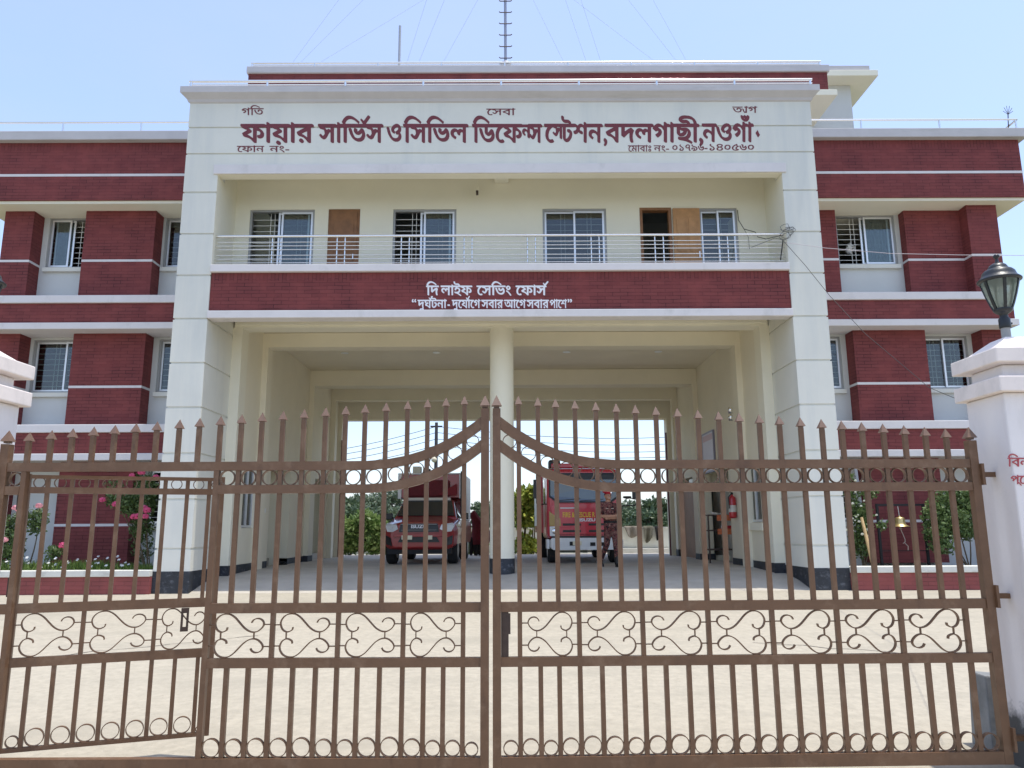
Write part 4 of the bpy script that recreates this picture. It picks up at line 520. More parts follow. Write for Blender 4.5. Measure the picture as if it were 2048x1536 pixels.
2,5,143,9107,6233,-13,-5,-10,-7,-10,-15,-1,-16,6,-14,11,-9,17,-2,14,3,2,-2,1,-15,-6,-41,2,-36,-5,2,-20,18,-20,24,-2,1,-15,-12,-4,-7,0,-74,-2,-2,-8,0,-8,-7,-1,-18,2,-3,298,-1,3,-2,-19,-32,1,-8,4,-5,4,0,7,6,12,15,27,-43,6,-7,4,-2,7,5,6,7,1,5,-27,43,0,2,6,0,7,4,7,12,79,0,10,9,0,18,-14,6,-14,14,-10,20,-6,24,0,22,6,22,5,5,4,3,8,0,12,-5,8,7,6,11,0,5,-4,5,-16,5,-15,-2,-18,-12,-14,-20,-5,-18,-3,-17,0,-15,3,-16,5,-19,13,-21,-1,-2,-37,0,-1,2,0,135,-3,4,-13,-1,-6,-4,-3,-6,0,-116,-6,-13,-19,-1,-2,2,0,135,-3,4,-13,0,-6,-4,-17,-23,-20,-17,-26,-9,-11,-6,-6,-12,-4,-13,1,-3,36,-28,-7,-6,-26,-11,-5,-9,-11,4,-15,16,-11,21,-4,19,0,26,3,14,6,11,14,3,12,-5,8,7,6,14,-8,9,-20,3,-12,-4,-14,-10,-9,-12,-6,-13,-5,-17,-1,-28,2,-17,7,-21,11,-18,-1,-2,-105,0,-2,2,1,42,27,-22,25,-14,7,3,14,19,1,3,-4,11,-5,26,0,33,6,32,-3,7,0,16,31,29,5,7,-5,10,-5,5,-30,-26,-4,8,-10,11,-11,6,8,9098,6207,4,1,10,-4,4,-5,2,-6,-10,-2,-7,2,-4,8,50,9574,6164,-7,-4,-3,-6,0,-97,-11,-19,-9,-11,-10,-5,-9,0,-11,6,0,2,18,8,12,16,3,9,0,11,-2,10,-5,11,-8,11,-18,14,-10,-9,-8,-16,1,-3,19,-14,5,-10,0,-8,-3,-2,-21,6,-6,-5,-17,-18,0,-3,7,-15,17,-20,14,-8,7,-1,11,1,18,9,14,15,2,-2,1,-35,2,-3,8,0,7,5,6,11,12,0,10,9,0,16,-2,3,-17,1,-2,2,0,135,-3,4,14,9311,6121,3,-2,0,-93,-2,-2,-37,0,-1,2,13,11,12,13,3,7,0,8,-5,6,-24,15,-3,4,21,12,7,9364,6003,2,0,1,-2,0,-13,-2,-2,-7,10,1,3,
2,5,12,9976,6166,-9,-6,-8,-14,0,-6,3,-6,4,-5,5,-3,14,7,8,13,-1,10,-5,7,-5,3,90,9737,6164,-6,-4,-3,-6,0,-78,-4,-7,-5,1,-3,3,-19,40,-9,13,-5,4,-8,3,-11,-3,-14,-10,-6,-9,-9,-16,7,-7,5,-4,6,4,10,15,2,0,5,-2,6,-7,5,-12,-5,-25,-4,-11,-33,-11,-4,-5,-1,-6,-8,-7,-1,-18,2,-3,256,-1,15,8,2,-2,0,-20,3,-2,7,0,8,5,6,11,130,0,11,9,0,16,-2,3,-17,1,-2,2,0,135,-2,3,-14,1,-6,-4,-16,-28,-7,-8,-17,-13,-22,-9,-7,-5,-4,-6,-7,-21,2,-3,16,-12,31,-20,21,-10,-2,-2,-84,1,0,136,-3,4,-14,-1,-6,-4,-3,-6,0,-118,-6,-11,-20,-1,-2,2,0,135,-3,4,-12,0,-8,-5,-14,-26,-13,-14,-11,-8,-23,-9,-7,-5,-4,-6,-6,-21,1,-3,19,-14,49,-28,0,-1,-84,-1,-2,2,0,135,-3,4,7,9845,6116,2,-2,0,-56,-20,9,-21,14,0,3,27,18,8,10017,6116,2,-2,-1,-56,-19,9,-22,14,0,3,19,12,14,11,9,9696,6049,2,1,11,-10,5,0,14,6,0,-20,-2,-2,-46,1,12,16,
2,3,90,10367,6166,-12,-4,-12,-8,-16,-24,-5,-20,-2,-31,3,-14,4,-16,13,-23,-1,-2,-35,0,-2,2,0,135,-3,4,-13,-1,-6,-4,-3,-6,-1,-121,-6,-9,-21,1,0,136,-3,4,-11,0,-11,-9,-12,-24,-9,-9,-11,10,-16,8,-25,-2,-25,-16,-15,-20,-9,-17,-10,-28,-3,-12,1,-4,12,-5,8,5,3,4,11,35,8,16,9,11,10,4,16,0,14,-9,4,-9,2,-13,-2,-15,-4,-9,-9,-3,-9,6,-2,6,2,10,-4,5,-11,2,-6,-3,-4,-6,-3,-20,4,-12,9,-11,-1,-5,-4,-2,-54,0,-9,-9,0,-17,3,-3,176,0,9,3,7,5,2,-2,0,-18,3,-4,6,0,7,4,8,12,80,1,9,8,0,18,-11,5,-12,10,-14,21,-7,24,0,29,2,10,6,13,8,4,7,0,12,-5,7,5,7,18,-14,9,49,10484,6164,-7,-4,-3,-6,0,-96,-7,-14,-12,-15,-11,-7,-10,0,-10,6,0,2,10,3,10,7,11,17,2,16,-2,9,-6,15,-11,12,-14,10,-7,-4,-11,-18,1,-5,21,-16,3,-10,0,-6,-7,-2,-17,6,-17,-16,-6,-7,0,-3,12,-21,16,-17,16,-6,13,1,17,9,15,15,1,-2,1,-35,2,-3,8,0,7,5,6,11,12,0,10,9,0,16,-2,3,-17,1,-2,2,0,135,-3,4,11,10222,6114,2,-1,0,-88,-53,0,1,3,10,4,10,6,12,17,5,10,3,17,-1,20,
2,5,12,10889,6166,-9,-6,-8,-14,0,-6,2,-6,5,-5,5,-3,14,7,8,13,-1,10,-4,7,-6,3,90,10645,6164,-6,-4,-3,-6,0,-78,-5,-7,-5,1,-3,3,-19,40,-10,13,-5,4,-8,3,-11,-3,-14,-10,-7,-9,-9,-16,7,-7,5,-4,7,4,10,15,2,0,5,-2,6,-7,5,-12,-4,-25,-5,-11,-33,-11,-4,-5,-1,-6,-9,-7,-1,-18,2,-3,262,-1,15,8,2,-2,1,-20,2,-2,8,0,7,5,7,11,133,0,11,9,0,16,-2,3,-18,1,-2,2,0,135,-2,3,-14,1,-6,-4,-16,-28,-8,-8,-17,-13,-22,-9,-8,-5,-4,-6,-7,-21,2,-3,17,-12,31,-20,21,-10,-2,-2,-85,1,0,136,-4,4,-14,-1,-6,-4,-3,-6,0,-118,-6,-11,-20,-1,-2,2,0,135,-3,4,-13,0,-8,-5,-14,-26,-14,-14,-11,-8,-23,-9,-7,-5,-4,-6,-7,-21,1,-3,20,-14,50,-28,0,-1,-86,-1,-2,2,0,135,-3,4,7,10755,6116,3,-2,-1,-56,-20,9,-22,14,0,3,28,18,8,10930,6116,3,-2,-1,-56,-20,9,-22,14,0,3,19,12,14,11,9,10602,6049,2,1,12,-10,5,0,14,6,1,-20,-2,-2,-48,1,13,16,
2,2,130,11204,6166,-10,-4,-15,-13,-11,-20,-4,-16,-1,-8,1,-37,7,-22,10,-20,-1,-2,-31,0,-2,2,0,135,-2,4,-12,-1,-5,-4,-3,-6,0,-118,-5,-11,-17,-1,-2,2,0,135,-2,4,-11,-1,-5,-4,-3,-6,0,-88,-4,-10,-2,0,-33,48,-9,10,-6,-5,-10,-15,6,-15,2,-8,0,-6,-3,-3,-10,5,-4,-3,-16,-22,0,-3,22,-32,8,-7,14,-6,11,1,9,5,15,13,9,12,1,-42,3,-4,5,0,5,4,7,12,10,0,13,8,2,-2,0,-20,3,-2,6,0,6,5,6,11,76,0,7,-1,12,4,14,12,8,-10,12,-6,11,2,13,10,1,-2,1,-22,2,-3,8,1,5,4,5,11,11,1,5,4,3,6,0,14,-1,3,-16,1,-1,2,-1,137,-2,2,-10,0,-6,-5,-3,-6,0,-112,-4,-11,-5,-6,-10,-3,-8,6,-4,13,4,14,11,4,8,7,1,12,-3,10,-8,-2,-9,-4,-14,-13,-6,9,-7,6,-14,4,-8,-9,-2,-16,2,-3,13,-5,4,-4,4,-10,0,-8,-2,-7,-2,-2,-12,-2,-13,3,-11,10,-8,12,-6,13,-4,14,-2,28,4,24,3,8,7,4,7,0,10,-5,6,5,6,15,-2,5,-4,4,-11,4,11,11041,6055,2,1,11,-14,6,-9,0,-3,-6,-6,-13,-2,-15,10,-2,2,1,4,9,7,
2,2,17,11362,6050,-6,-4,-3,-5,7,-13,3,-11,-11,-13,-2,-9,2,-7,6,-7,8,-2,15,7,7,10,2,7,0,17,-4,11,-10,12,-11,7,16,11412,6050,-6,-4,-3,-7,7,-11,3,-11,-11,-13,-2,-11,5,-10,11,-4,12,5,10,12,2,7,0,16,-2,9,-5,8,-12,12,
3,2,105,20188,9331,-5,-2,-3,-3,0,-145,-2,-3,-18,0,-8,-2,-2,-4,0,-16,3,-2,20,-1,-13,-19,0,-4,20,-29,12,-12,18,-11,14,-4,25,-2,22,3,19,7,17,7,28,18,23,17,3,5,-11,13,-8,-3,-19,-15,-36,-21,-23,-7,-20,0,-13,3,-19,11,-14,17,-6,12,6,10,7,5,368,0,25,9,1,-24,3,-3,11,0,9,5,7,12,21,1,9,4,0,19,-27,1,-2,3,0,148,-3,3,-18,0,-7,-3,-3,-3,0,-129,-5,-11,-10,-8,-29,0,-2,3,0,148,-3,3,-16,0,-9,-5,-2,-57,-12,-15,-20,-15,-14,-6,-15,0,-10,5,-6,6,-3,7,3,13,21,15,-10,19,-14,-5,-21,-17,-9,-21,0,-11,7,-17,14,-12,21,-6,18,1,16,5,14,7,20,14,1,-56,-3,-3,-139,2,-1,149,-3,3,-18,0,-7,-3,-17,-23,-20,-18,-33,-18,-31,-9,-11,-24,5,-7,55,-28,47,-17,2,-2,-1,-4,-137,-1,-3,3,0,148,-3,3,7,20347,9286,3,-2,0,-70,-42,14,-29,16,1,3,32,13,
3,3,138,20426,9713,-7,-4,-37,-45,-10,5,-4,7,-6,1,-8,6,-8,-2,-5,-5,3,-10,0,-83,-10,-16,-4,1,-60,57,-8,-2,-12,-11,-1,-3,8,-10,4,-11,-3,-11,-7,-3,-13,5,-6,-2,-21,-20,25,-27,18,-12,22,-6,16,2,21,7,13,9,16,15,2,-2,0,-43,2,-2,15,2,6,12,3,2,268,0,12,-2,22,6,14,12,15,-12,17,-6,26,6,11,7,2,-3,0,-22,3,-2,8,0,8,3,8,13,17,0,8,4,0,17,-24,1,-2,2,0,136,-3,3,-14,0,-6,-3,-3,-3,0,-112,-6,-11,-14,-12,-14,-2,-8,3,-8,8,-2,8,2,12,6,8,26,8,-1,16,-2,3,-29,-8,-16,-12,-8,9,-11,7,-14,4,-13,-2,-4,-5,0,-13,4,-3,16,-4,9,-6,4,-11,-2,-13,-5,-5,-8,-4,-48,3,0,137,-3,3,-16,0,-6,-3,-12,-17,-23,-22,-19,-12,-36,-12,-10,-23,18,-13,32,-16,45,-17,2,-2,-1,-3,-103,-1,-11,4,-13,9,-14,15,-8,14,-6,19,0,26,4,14,7,12,14,7,9,0,15,-5,6,2,8,13,0,3,-5,4,-19,5,-9,0,-21,-6,-11,-7,-16,-18,-8,-21,-1,-29,6,-24,11,-20,14,-16,-59,-1,-2,2,0,104,2,2,6,-3,8,4,41,48,9,15,-3,5,10,20582,9636,3,-2,-2,-5,0,-59,-2,-2,-27,11,-34,17,0,3,32,13,19,13,14,20282,9575,4,1,17,-16,11,-11,0,-4,-20,-11,-13,0,-19,8,-12,9,-1,2,2,2,6,0,16,6,6,6]

W_ = []; i = 0
while i < len(LET):                                                  # style, number of loops; per loop: point count, first point, steps (tenths of a pixel)
    st, nl = LET[i], LET[i+1]; i += 2; loops = []
    for _ in range(nl): n = LET[i]; i += 1; loops.append(np.cumsum(np.array(LET[i:i+2*n]).reshape(n, 2), 0)/10.0); i += 2*n
    W_.append((st, loops))
def lettering(name, styles, m, parent, Y, thick=.003, only=None):
    cu = bpy.data.curves.new(name, 'CURVE'); cu.dimensions = '2D'; cu.fill_mode = 'BOTH'; cu.extrude = thick/2
    for st, loops in (W_ if only is None else [W_[only]]):
        if st not in styles: continue
        for P in loops:
            sp = cu.splines.new('POLY'); sp.points.add(len(P)-1); sp.use_cyclic_u = True
            for k, (x, y) in enumerate(P): q = at(x, y, Y); sp.points[k].co = (q.x, q.z, 0, 1)
    t = bpy.data.objects.new(name, cu); COL.objects.link(t); bpy.context.view_layer.update()
    me = bpy.data.meshes.new_from_object(t.evaluated_get(bpy.context.evaluated_depsgraph_get())); bpy.data.objects.remove(t)
    V = np.empty(len(me.vertices)*3); me.vertices.foreach_get('co', V); V = V.reshape(-1, 3); V = np.stack([V[:, 0], Y-V[:, 2], V[:, 1]], 1); me.vertices.foreach_set('co', V.ravel())
    me.materials.clear(); me.materials.append(m); me.update()
    o = bpy.data.objects.new(name, me); COL.objects.link(o); o.parent = parent
    if parent.name in WP: o.location = -parent.location
    return o
lettering('main_lettering', (0,), LETR, B, T-.003); [lettering('small_lettering', (1,), LETR, B, T-.003, only=k) for k, w in enumerate(W_) if w[0] == 1]; lettering('motto_lettering', (2,), LETW, B, T+.027)
# ================================================================== gate
GY = 5.05
def gz(y): return at(1000, y, GY).z
ZB0, ZB1, ZC0, ZC1, ZD0, ZD1 = .055, .13, .655, .712, .985, 1.045      # bottom rail, middle rails
ZE0, ZE1, ZF0, ZF1 = 1.735, 1.790, 1.885, 1.942                        # ring band rails
def ring(x, z, r, y=0, w=.028): return MB().strip([(x+r*math.cos(q), y, z+r*math.sin(q)) for q in np.linspace(0, 2*math.pi, 25)[:-1]], w, .005, closed=True)
def spike(x, z, w=.030, y=0):
    h = .062 if w < .04 else .075; a = w*.84; mb = MB(); V = [(x-a, y-a, z), (x+a, y-a, z), (x+a, y+a, z), (x-a, y+a, z), (x, y, z+h)]
    mb.add(V, [(3, 2, 1, 0), (0, 1, 4), (1, 2, 4), (2, 3, 4), (3, 0, 4)]); mb.box(x-w*.45, x+w*.45, y-w*.45, y+w*.45, z-.012, z-.0005); return mb
def arc(c, r, a0, a1, n=12): return [(c[0]+r*math.cos(R(a)), 0, c[1]+r*math.sin(R(a))) for a in np.linspace(a0, a1, n)]
def scroll(x0, x1, z0, z1, flip):
    """two mirrored S scrolls filling a bay, tied by short links"""
    w = x1-x0; h = (z1-z0)/2; zm = (z0+z1)/2; mb = MB()
    X = (lambda t: x0+w*t) if not flip else (lambda t: x1-w*t)
    for s in (1, -1):
        # big loop on one side, small on the other, joined by a long S
        key = [(.295, .185), (.285, .125), (.235, .085), (.19, .08), (.13, .13), (.095, .235), (.10, .33), (.14, .42), (.20, .475), (.27, .492), (.34, .475), (.42, .40), (.50, .28), (.58, .165), (.66, .095), (.735, .075), (.80, .10), (.86, .17), (.89, .25), (.875, .325), (.83, .375), (.77, .385), (.715, .35), (.69, .29)]
        from mathutils.geometry import interpolate_bezier as ib
        P = [Vector((X(a), 0, zm+s*b*2*h)) for a, b in key]; Q = []
        for i in range(len(P)-1):
            p0, p1, p2, p3 = P[max(i-1, 0)], P[i], P[i+1], P[min(i+2, len(P)-1)]
            for t in (0, .33, .66): Q.append(.5*((2*p1)+(p2-p0)*t+(2*p0-5*p1+4*p2-p3)*t*t+(3*p1-p0-3*p2+p3)*t**3))
        Q.append(P[-1]); mb.strip(Q, .022, .007)
        mb.bar((X(0), 0, zm+s*.24*2*h), (X(.095), 0, zm+s*.24*2*h), .006, .016); mb.bar((X(.89), 0, zm+s*.25*2*h), (X(1), 0, zm+s*.25*2*h), .006, .016)
    for t, b in ((.19, .08), (.735, .075)): mb.bar((X(t), 0, zm-b*2*h), (X(t), 0, zm+b*2*h), .006, .016)
    return mb
def lift(d): return .325*(max(0, 1-d/.86))**2.3 if d < .86 else 0      # rise of the ring band towards the meeting posts
def spiketop(d): return 2.315-.079*d

def leaf_gate(side):
    g = thing('gate_leaf', ['right hand leaf of the brown iron double gate, without a wicket door', 'left hand leaf of the brown iron double gate, with the wicket door'][side < 0], 'gate', (-.124+.012*side, GY, 0), 0, 'leaves of the entrance gate')
    # local frame: x runs outwards from the meeting post, sign s
    s = side; L = 3.22 if side > 0 else 3.206; X = lambda d: s*d
    def bx(mb, d0, d1, y0, y1, z0, z1): a, b = sorted((X(d0), X(d1))); return mb.box(a, b, y0, y1, z0, z1)
    fr = MB(); ph = .028
    bx(fr, 0, .052, -ph, ph, ZB0, 2.285); bx(fr, L-.055, L, -ph, ph, ZB0, 2.065)
    q = .02
    bx(fr, .0525, L-.0555, -q-.006, q+.006, ZB0, ZB1)
    seen = [1037, 1075.7, 1111, 1150, 1191.7, 1232.6, 1271, 1312, 1355, 1396, 1437, 1478, 1518, 1558, 1600, 1642, 1682, 1722, 1764, 1806, 1847, 1888] if side > 0 else [929, 892, 855, 815, 772, 730, 691, 651, 608, 566, 524, 483, 441, 399, 359, 314, 272, 230, 188, 146, 104, 60]
    bars = [abs(at(p, 835, GY+.021*max(0, (p-1000)/303) if side > 0 else GY).x - g.location.x) for p in seen]
    wx0, wx1 = bars[12]-.017, bars[21]+.017
    if side > 0:
        for z0, z1 in ((ZC0, ZC1), (ZD0, ZD1)): bx(fr, .0525, L-.0555, -q, q, z0, z1)
        bandB = [(.0525, L-.0555)]
    else:
        for z0, z1 in ((ZC0, ZC1), (ZD0, ZD1)): bx(fr, .0525, wx0-.0005, -q, q, z0, z1); bx(fr, wx1+.0005, L-.0555, -q, q, z0, z1)
        bx(fr, wx0, wx0+.034, -q, q, ZB1, ZF0-.001); bx(fr, wx1-.034, wx1, -q, q, ZB1, ZF0-.001)
        bandB = [(.0525, wx0-.0005), (wx1+.0005, L-.0555)]
    def band(d0, d1, z0, z1, k):
        n = 22; secs = []
        ds = [d for d in np.linspace(0, 1, n+1)]
        for t in ds:
            d = d0+(d1-d0)*(t**1.6); a = lift(d)
            ex = .018*min(1, a/.2)
            secs.append([(X(d), -k, z0+a-ex), (X(d), k, z0+a-ex), (X(d), k, z1+a+ex*.3), (X(d), -k, z1+a+ex*.3)])
        fr.loft(secs)
    band(.0525, L-.0555, ZF0, ZF1, q+.003)
    for a, b in bandB: band(a, b, ZE0, ZE1, q+.003)
    fr.build('frame', GATE, g)
    for i, d in enumerate(bars):
        if side < 0 and i in (12, 21): spike(X(d), spiketop(d)+.012).build('spike', SPIKE, g); MB().box(*sorted((X(d-.0142), X(d+.0142))), -.0142, .0142, ZF1-.01, spiketop(d)).build('bar', GATE, g); continue
        top = spiketop(d); b = MB(); w = .0142
        inw = side < 0 and wx0 < d < wx1
        third = (i % 3 == 0)
        def seg(z0, z1): bx(b, d-w, d+w, -w, w, z0, z1)
        if inw: seg(ZF1+.0005, top); b.build('bar', GATE, g)
        elif third: seg(ZB1-.01, top); b.build('bar', GATE, g)
        else: seg(ZD1-.01, top); b.build('bar', GATE, g); b = MB(); seg(ZB1-.01, ZC0+.01); b.build('bar', GATE, g)
        spike(X(d), top+.012).build('spike', SPIKE, g)
    for d, zt in ((.026, 2.30), (L-.0275, 2.08)):
        spike(X(d), zt+.004, .040).build('spike', SPIKE, g)
    # rings between the rails
    edges = [.052]+bars+[L-.055]
    for a, b in zip(edges[:-1], edges[1:]):
        m = (a+b)/2; r = min((b-a)/2-.0155, .0555)
        if side < 0 and wx0 < m < wx1: continue
        ring(X(m), (ZE1+ZF0)/2+lift(m)-.006*min(1, lift(m)/.1), min(r, .0475)).build('ring', GATE, g)
        ring(X(m), ZB1+r+.002, r).build('ring', GATE, g)
    tb = [b for i, b in enumerate(bars) if i % 3 == 0]
    for a, b in zip(tb[:-1], tb[1:]):
        if side < 0 and b > wx0+.06: continue
        scroll(*sorted((X(a+.014), X(b-.014))), ZC1+.003, ZD0-.003, s > 0).build('scroll', GATE, g)
    if side > 0:
        MB().box(.053, .10, -.012, .012, ZC1+.002, ZD0-.002).box(.10, .112, -.01, .01, .85, ZD0-.01).build('lock_plate', RUST, g)
        for z in (1.84, 1.06, .20):
            h = MB(); h.box(L+.0005, L+.018, -.05, .05, z-.07, z+.07); h.bar((L+.018, .01, z+.0), (L+.115, .01, z), .032, .036); h.build('hinge', GATE, g)
    else:
        for z in (1.84, 1.06, .20):
            h = MB(); h.box(-L-.018, -L-.0005, -.05, .05, z-.07, z+.07); h.bar((-L-.018, .01, z), (-L-.16, .01, z), .032, .036); h.build('hinge', GATE, g)
        # wicket door, hung on its outer post and left ajar inwards
        w = MB(); Wd = 1.235
        for a, b in ((0, .036), (Wd-.036, Wd)): w.box(a, b, -.016, .016, ZB1+.02, ZF0-.012)
        for z0, z1 in ((ZB1+.02, ZB1+.045), (ZC0, ZC1), (ZD0, ZD1), (ZE0+.012, ZE1-.002), (ZF0-.042, ZF0-.018)): w.box(.0365, Wd-.0365, -.015, .015, z0, z1)
        wo = w.build('wicket_door', GATE, g); wo.location = (-wx1, .03, 0); wo.rotation_euler = (0, 0, R(20)); wo['label'] = 'wicket door standing slightly ajar'
        nb = 8; xs = [.135+(Wd-.135-.10)*i/7 for i in range(nb)]; E2 = [.036]+xs+[Wd-.036]
        for i, x in enumerate(xs):
            segs = ((ZB1+.03, ZE1+.04+ZF0-ZE1-.065),) if i in (2, 5) else ((ZB1+.03, ZC0+.01), (ZD1-.01, ZF0-.025))
            for z0, z1 in segs: MB().box(x-.013, x+.013, -.012, .012, z0, z1).build('bar', GATE, wo)
        for a, b in zip(E2[:-1], E2[1:]):
            m = (a+b)/2; r = min((b-a)/2-.015, .052)
            ring(m, ZB1+.047+r, r, w=.022).build('ring', GATE, wo); ring(m, (ZE1+ZF0)/2-.02, min(.034, r), w=.018).build('ring', GATE, wo)
        for a, b in ((.036, xs[2]-.013), (xs[2]+.013, xs[5]-.013), (xs[5]+.013, Wd-.036)): scroll(a, b, ZC1+.003, ZD0-.003, False).build('scroll', GATE, wo)
        for z in (1.70, 1.15, .42): MB().box(-.03, -.0005, -.02, .018, z-.06, z+.06).build('hinge', RUST, wo)
        hp = MB(); hp.box(Wd-.225, Wd-.21, -.03, -.024, .83, ZD0-.001).box(Wd-.19, Wd-.175, -.03, -.024, .83, ZD0-.001).box(Wd-.21, Wd-.19, -.03, -.024, .83, .86).box(Wd-.21, Wd-.19, -.03, -.024, .95, ZD0-.001); hp.build('hasp', RUST, wo)
    return g
gr = leaf_gate(1); gl = leaf_gate(-1)
gr.rotation_euler = (0, 0, R(1.2)); gl.rotation_euler = (0, 0, R(-.35))

# ================================================================== gate pillars and lamps
PINK = M('pinkish_pillar_paint', (.78, .735, .715), .85, var=.06, vscale=1.5, bump=.12, bscale=40, stain=((.40, .36, .32), (4, 4, .9), .54, .78, .45))
PINKC = M('pillar_cap_paint', (.80, .72, .67), .85, var=.08, vscale=3, bump=.1, bscale=40, stain=((.50, .46, .42), (5, 5, 3), .5, .75, .6))
def damp(m, h0, h1, col):                                              # rising damp: ragged dark stain near the ground
    n = m.node_tree.nodes; L = m.node_tree.links; b = n['Principled BSDF']; src = b.inputs['Base Color'].links[0].from_socket; g = [x for x in n if x.type == 'NEW_GEOMETRY'][0]
    s = n.new('ShaderNodeSeparateXYZ'); L.new(g.outputs['Position'], s.inputs[0]); t = n.new('ShaderNodeTexNoise'); t.inputs['Scale'].default_value = 4.5; t.inputs['Detail'].default_value = 8; t.inputs['Roughness'].default_value = .7; L.new(g.outputs['Position'], t.inputs['Vector'])
    a = n.new('ShaderNodeMath'); a.operation = 'MULTIPLY_ADD'; a.inputs[1].default_value = .75; L.new(t.outputs['Fac'], a.inputs[0]); L.new(s.outputs[2], a.inputs[2])
    r = n.new('ShaderNodeMapRange'); r.inputs[1].default_value = h0; r.inputs[2].default_value = h1; r.inputs[3].default_value = .92; r.inputs[4].default_value = 0; L.new(a.outputs[0], r.inputs[0])
    mx = n.new('ShaderNodeMix'); mx.data_type = 'RGBA'; L.new(r.outputs[0], mx.inputs[0]); L.new(src, mx.inputs[6]); mx.inputs[7].default_value = (*col, 1); L.new(mx.outputs[2], b.inputs['Base Color'])
damp(PINK, .60, .80, (.035, .037, .034))
def pillar(x0, x1, y0, y1, label):
    p = wthing('gate_pillar', label, 'pillar', ((x0+x1)/2, (y0+y1)/2, 0), 'pillars of the entrance gate')
    MB().box(x0, x1, y0, y1, -.03, 2.36).box(x0+.035, x1-.035, y0+.035, y1-.035, 2.465, 2.555).build('shaft', PINK, p, .012)
    e = .05
    for z0, z1 in ((2.361, 2.464), (2.556, 2.655)): MB().box(x0-e, x1+e, y0-e, y1+e, z0, z1).build('cap', PINKC, p, .008)
    a, b = .0, .15; c = MB(); xm, ym = (x0+x1)/2, (y0+y1)/2
    c.loft([[(x0+.0, y0+.0, 2.656), (x1, y0, 2.656), (x1, y1, 2.656), (x0, y1, 2.656)], [(xm-.085, ym-.085, 2.765), (xm+.085, ym-.085, 2.765), (xm+.085, ym+.085, 2.765), (xm-.085, ym+.085, 2.765)]]); c.build('top', PINKC, p)
    return p
pr = pillar(3.225, 3.68, 4.93, 5.355, 'pinkish gate pillar with double cap and red stencilled writing')
pl = pillar(-3.92, -3.43, 4.88, 5.33, 'pinkish gate pillar with double cap beside the wicket door, cut by the frame edge')
lettering('stencil_lettering', (3,), LETP, pr, 4.927)
LAMPM = M('dark_lamp_metal', (.026, .029, .032), .38, .3, var=.25, vscale=14, bump=.1, bscale=60)
MILK = glass_mat('lamp_glass', (.80, .84, .80), .05)
_n = MILK.node_tree.nodes; _o = _n['Material Output']; _s = _o.inputs[0].links[0].from_socket; _d = _n.new('ShaderNodeBsdfTranslucent'); _d.inputs[0].default_value = (.72, .80, .74, 1); _x = _n.new('ShaderNodeMixShader'); _x.inputs[0].default_value = .6
MILK.node_tree.links.new(_s, _x.inputs[1]); MILK.node_tree.links.new(_d.outputs[0], _x.inputs[2]); MILK.node_tree.links.new(_x.outputs[0], _o.inputs[0])
def lamp(x, y, z, label):
    l = thing('pillar_lamp', label, 'lamp', (x, y, z), 0, 'lanterns on the gate pillars')
    MB().lathe([(.034, 0), (.034, .11)], n=16).build('pole', M('pole_grey', (.30, .30, .29), .6), l)
    MB().lathe([(.040, .085), (.042, .09), (.042, .15), (.030, .165), (.030, .185), (.052, .195), (.070, .212), (.066, .225)], n=24).bar((.04, 0, .12), (.058, 0, .12), .012).build('socket', LAMPM, l)
    prof = [(.066, .225), (.082, .26), (.105, .32), (.125, .385), (.136, .425)]
    MB().lathe([(r-.004, zz) for r, zz in prof], n=32, cap=False).build('globe', MILK, l)
    for k in range(6):
        q = R(60*k+12); MB().strip([((r)*math.cos(q), (r)*math.sin(q), zz) for r, zz in prof], .022, .012, axis=(-math.sin(q), math.cos(q), 0)).build('rib', LAMPM, l)
    MB().lathe([(.138, .418), (.156, .424), (.158, .432), (.150, .440), (.132, .452), (.122, .470), (.116, .488), (.100, .503), (.074, .512), (.072, .522), (.060, .54), (.040, .552), (.016, .560), (.011, .585), (.010, .592), (.022, .600), (.024, .612), (.014, .622), (.002, .626)], n=36).build('hood', LAMPM, l)
    MB().lathe([(.018, .21), (.022, .24), (.03, .30), (.03, .34), (.012, .37)], n=14).build('bulb', M('bulb_white', (.7, .7, .68), .4), l)
    l.scale = (.88, .88, 1)
    return l
lamp(3.44, 5.155, 2.765, 'dark lantern on the pillar with red writing')
lamp(-3.64, 5.105, 2.765, 'dark lantern on the pillar by the wicket, cut by the frame edge')
sb = MB(); sb.loft([[(3.22, 5.50, -.03), (3.62, 5.50, -.03), (3.62, 5.74, -.03), (3.22, 5.74, -.03)], [(3.24, 5.52, .50), (3.6, 5.52, .47), (3.6, 5.72, .47), (3.24, 5.72, .50)]])
tag(sb.build('concrete_stop', M('damp_grey_concrete', (.26, .27, .27), .9, var=.35, vscale=4, bump=.3, bscale=25), bevel=.01), 'grey concrete stop block behind the right gate leaf', 'stop block')

# ================================================================== planters
SOIL = M('dark_soil', (.045, .035, .025), 1, var=.4, vscale=6)
COPE = M('planter_coping', (.66, .65, .58), .85, var=.08, vscale=3, bump=.1, bscale=40, stain=((.3, .29, .26), (3, 3, 6), .55, .75, .6))
def planter(x0, x1, label):
    p = wthing('planter', label, 'planter', ((x0+x1)/2, 15.6, .34))
    MB().box(x0, x1, 14.62, 14.82, .28, .668).build('planter_wall', REDB, p)
    MB().box(x0, x1, 14.58, 14.86, .67, .785).build('coping', COPE, p, .01)
    MB().box(x0, x1, 14.821, 17.19, .3, .655).build('soil', SOIL, p)
planter(-12.1, XL-.005, 'red brick planter with pale coping and grass'); planter(XR+.005, 11.9, 'red brick planter with pale coping and a bell frame')

